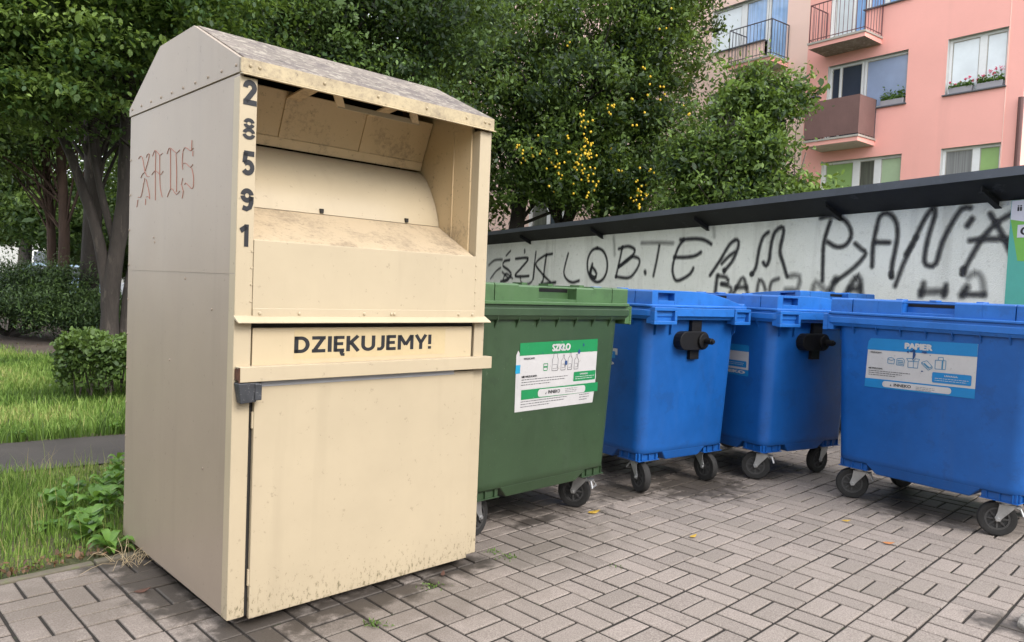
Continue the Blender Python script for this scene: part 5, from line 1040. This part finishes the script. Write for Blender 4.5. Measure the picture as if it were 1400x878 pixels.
# moss and tiny grass tufts in the joints
M_moss = leafmat('joint_moss', (.03,.06,.01), (.12,.2,.04), .2); Q = []
for c, k in (((-.46,2.79),60),((-.30,3.17),45),((.02,3.55),40),((-.05,3.62),30),((.55,3.5),10),((-1.9,2.75),30)): Q.append(np.column_stack([rng.normal(c[0], .025, k), rng.normal(c[1], .02, k), rng.uniform(.0, .014, k)]))
mo = leaf_cloud('moss', np.concatenate(Q), .014, M_moss, None, rng.uniform(.2, 1, sum(len(q) for q in Q)), .4, 1); mo['kind'] = 'stuff'

# ---- weeds, a dry tuft and fallen leaves
M_weed = leafmat('weed_leaf', (.055,.13,.02), (.16,.30,.055), .3, .4); M_straw = plain('dry_straw', (.42,.33,.2), .8)
def weed(loc, label, n, ln, wd, rise, group='broad leaved weeds in the lawn', stalk=0):
    o = thing('weed_plant', label, 'weed', (loc[0], loc[1], -.01), 0, group); V = []; F = []; T = []
    for i in range(n):
        a = 2.399*i+rng.normal(0, .25); f = i/max(1, n-1); l = ln*rng.uniform(.65, 1.1)*(1-.35*f*bool(stalk)); el = rise*rng.uniform(.6, 1.3); z0 = stalk*f; d = Vector((cos(a), sin(a), 0)); s_ = Vector((-sin(a), cos(a), 0)); k = len(V); t = rng.uniform(.1, 1); m = 6
        for j in range(m+1):
            u = j/m; c = d*(l*u*.92)+Vector((0,0,z0+l*(el*u-.75*el*u*u*u))); w = wd*rng.uniform(.9, 1.1)*(sin(math.pi*min(1, u*.94+.05))**.8); V += [c-s_*w+Vector((0,0,w*.25)), c, c+s_*w+Vector((0,0,w*.25))]
            if j: q = k+3*(j-1); F += [(q, q+1, q+4, q+3), (q+1, q+2, q+5, q+4)]; T += [t, t*.85]
    me = bpy.data.meshes.new('leaves'); me.from_pydata(V, [], F); me.materials.append(M_weed); at = me.attributes.new('tone', 'FLOAT', 'FACE'); at.data.foreach_set('value', T)
    me.polygons.foreach_set('use_smooth', [True]*len(F)); l_ = bpy.data.objects.new('leaves', me); C.objects.link(l_); l_.parent = o
    if stalk: mb = MB(); mb.tube([(0,0,0),(.006,0,stalk*.6),(0,.01,stalk)], [.005,.004,.002], 6); mb.build('stalk', M_weed, o)
weed((-1.80,3.42), 'weed with long lance shaped leaves at the corner of the paving, touching the clothes bin', 13, .17, .019, .8, stalk=.05)
weed((-2.11,4.0), 'broad leaved weed in the middle of the near lawn, nearest the clothes bin', 12, .12, .030, .9, stalk=.12)
weed((-2.17,3.83), 'broad leaved weed with low spreading leaves, centre of the clump on the near lawn', 11, .11, .030, .6, stalk=.06)
weed((-2.25,3.72), 'leftmost weed of the clump on the near lawn, leaves flat on the grass', 9, .11, .030, .4, stalk=.03)
weed((-2.36,4.56), 'weed on the near lawn close to the asphalt path, upright stalk', 14, .12, .028, .9, stalk=.16)
weed((-2.26,4.2), 'bushy weed halfway between the paving and the asphalt path', 14, .12, .028, .9, stalk=.14)
for x, y, n, ln in ((-2.05,3.72,12,.13),(-2.2,4.02,12,.14),(-2.32,3.95,10,.13),(-2.12,4.28,13,.15),(-2.30,4.42,12,.14),(-2.42,4.2,10,.12),(-2.0,3.58,11,.12),(-2.45,4.02,9,.11)):
    weed((x, y), 'broad leaved weed in the bright green clump on the near lawn by the clothes bin', n, ln, .034, .8, 'weeds of the bright clump on the near lawn', stalk=.09)
weed((-2.55,3.55), 'small flat weed rosette near the left edge of the near lawn', 8, .08, .022, .4)
for k in range(12):
    s = rng.uniform(-1.1, .9); p = pa+pd*s+pn*(PW+.08+rng.uniform(0, .14)); weed((p[0], p[1]), 'light green weed in the fringe along the far edge of the asphalt path', 9, .10, .026, .7, 'weeds fringing the far edge of the path', stalk=.06)
dt = thing('dry_tuft', 'tangle of dry straw coloured stems at the back corner of the clothes bin', 'dry weeds', (-1.66, 3.30, 0)); mb = MB()
for k in range(26):
    a = rng.uniform(0, 6.28); l = rng.uniform(.06, .2); e = rng.uniform(.2, 1.1); b = Vector((rng.normal(0, .035), rng.normal(0, .035), 0)); d = Vector((cos(a), sin(a), 0))
    mb.tube([b, b+d*l*.35+Vector((0,0,l*e*.6)), b+d*l*.75+Vector((rng.normal(0,.01),0,l*e*.8)), b+d*l+Vector((0,rng.normal(0,.015),l*e*.45))], [.0012,.0011,.0009,.0006], 4)
mb.build('stems', M_straw, dt)
def fallen(x, y, col, label, rz, s=.026, group='fallen leaves on the paving'):
    mb = MB(); V = [(-1,0,.12),(-.5,.34,.05),(.1,.42,.0),(.6,.28,.12),(1,0,.3),(.6,-.28,.16),(.1,-.42,.02),(-.5,-.34,.05)]
    mb.loft([[(a*s, b*s, c*s) for a, b, c in V], [(a*s, b*s, c*s+.0012) for a, b, c in V]]); o = mb.build('fallen_leaf', col, None, loc=(x, y, .008)); o.rotation_euler = (R(6), R(-4), rz); tag(o, label, 'leaf', group)
M_ly = mat('yellow_leaf', (.40,.25,.03), .6, .2, 40); M_lo = mat('orange_leaf', (.42,.16,.05), .7, .2, 40); M_lb = mat('brown_leaf', (.075,.032,.02), .8, .3, 40)
fallen(1.01,3.97, M_ly, 'yellow leaf lying alone on the open paving, middle of the yard', .6); fallen(2.0,4.37, M_ly, 'yellow leaf on the paving in front of the PAPIER container', -.2); fallen(.52,4.33, M_ly, 'yellow leaf against the wheel of the green container', .3, .04)
fallen(2.06,3.99, M_lo, 'pale orange leaf on the paving, farthest toward the right edge', -.4, .03); fallen(-1.44,2.99, M_lb, 'reddish brown withered leaf on the bricks left of the clothes bin', .5, .032); fallen(-.26,3.30, M_lb, 'small curled red brown leaf under the front edge of the clothes bin', 1.5, .022)
# ------------------------------------------------------------------ camera, sky, sun
f_px, pitch, roll = 1034.72, R(2.5598), R(2.390)
F_ = Vector((0, cos(pitch), -sin(pitch))); R0 = Vector((1,0,0)); U0 = Vector((0, sin(pitch), cos(pitch)))
Rv = R0*cos(roll)+U0*sin(roll); Uv = -R0*sin(roll)+U0*cos(roll)
cam = bpy.data.cameras.new('camera'); cam.sensor_width = 36; cam.lens = f_px/1400*36; cam.clip_end = 2000; cam.clip_start = .05
co = bpy.data.objects.new('camera', cam); C.objects.link(co)
M4 = Matrix.Identity(4)
for i, a in enumerate((Rv, Uv, -F_)):
    for j in range(3): M4[j][i] = a[j]
M4.translation = Vector((0, 0, 1.29)); co.matrix_world = M4; scene.camera = co
SUN = Vector((.62, -.64, .74)).normalized(); elev = math.asin(SUN.z); az = math.atan2(SUN.x, SUN.y)
w = bpy.data.worlds.new('World'); scene.world = w; w.use_nodes = True; nt = w.node_tree; bg = nt.nodes['Background']
sky = nt.nodes.new('ShaderNodeTexSky'); sky.sky_type = 'NISHITA'; sky.sun_disc = False; sky.sun_elevation = elev; sky.sun_rotation = az; sky.air_density = 1.0; sky.dust_density = 3.0
hs = nt.nodes.new('ShaderNodeHueSaturation'); hs.inputs['Saturation'].default_value = .30; hs.inputs['Value'].default_value = 1.0
L(nt, sky.outputs[0], hs.inputs['Color']); cl = nt.nodes.new('ShaderNodeMix'); cl.data_type = 'RGBA'; cl.inputs[0].default_value = .62; cl.inputs[7].default_value = (6.6, 6.8, 7.2, 1)      # bright cloud cover over the blue
L(nt, hs.outputs[0], cl.inputs[6]); L(nt, cl.outputs[2], bg.inputs[0]); bg.inputs[1].default_value = SKY
sl = bpy.data.lights.new('sun', 'SUN'); sl.energy = SUNE; sl.angle = R(25); sl.color = (1, .95, .87)
so = bpy.data.objects.new('sun', sl); C.objects.link(so); so.rotation_euler = SUN.to_track_quat('Z', 'Y').to_euler(); so.location = (4, -4, 9)
vs = scene.view_settings; vs.view_transform = 'Standard'; vs.look = 'None'; vs.exposure = EXPO; vs.gamma = 1; vs.use_curve_mapping = False
scene.cycles.max_bounces = 8; scene.cycles.transparent_max_bounces = 40; scene.cycles.use_denoising = True
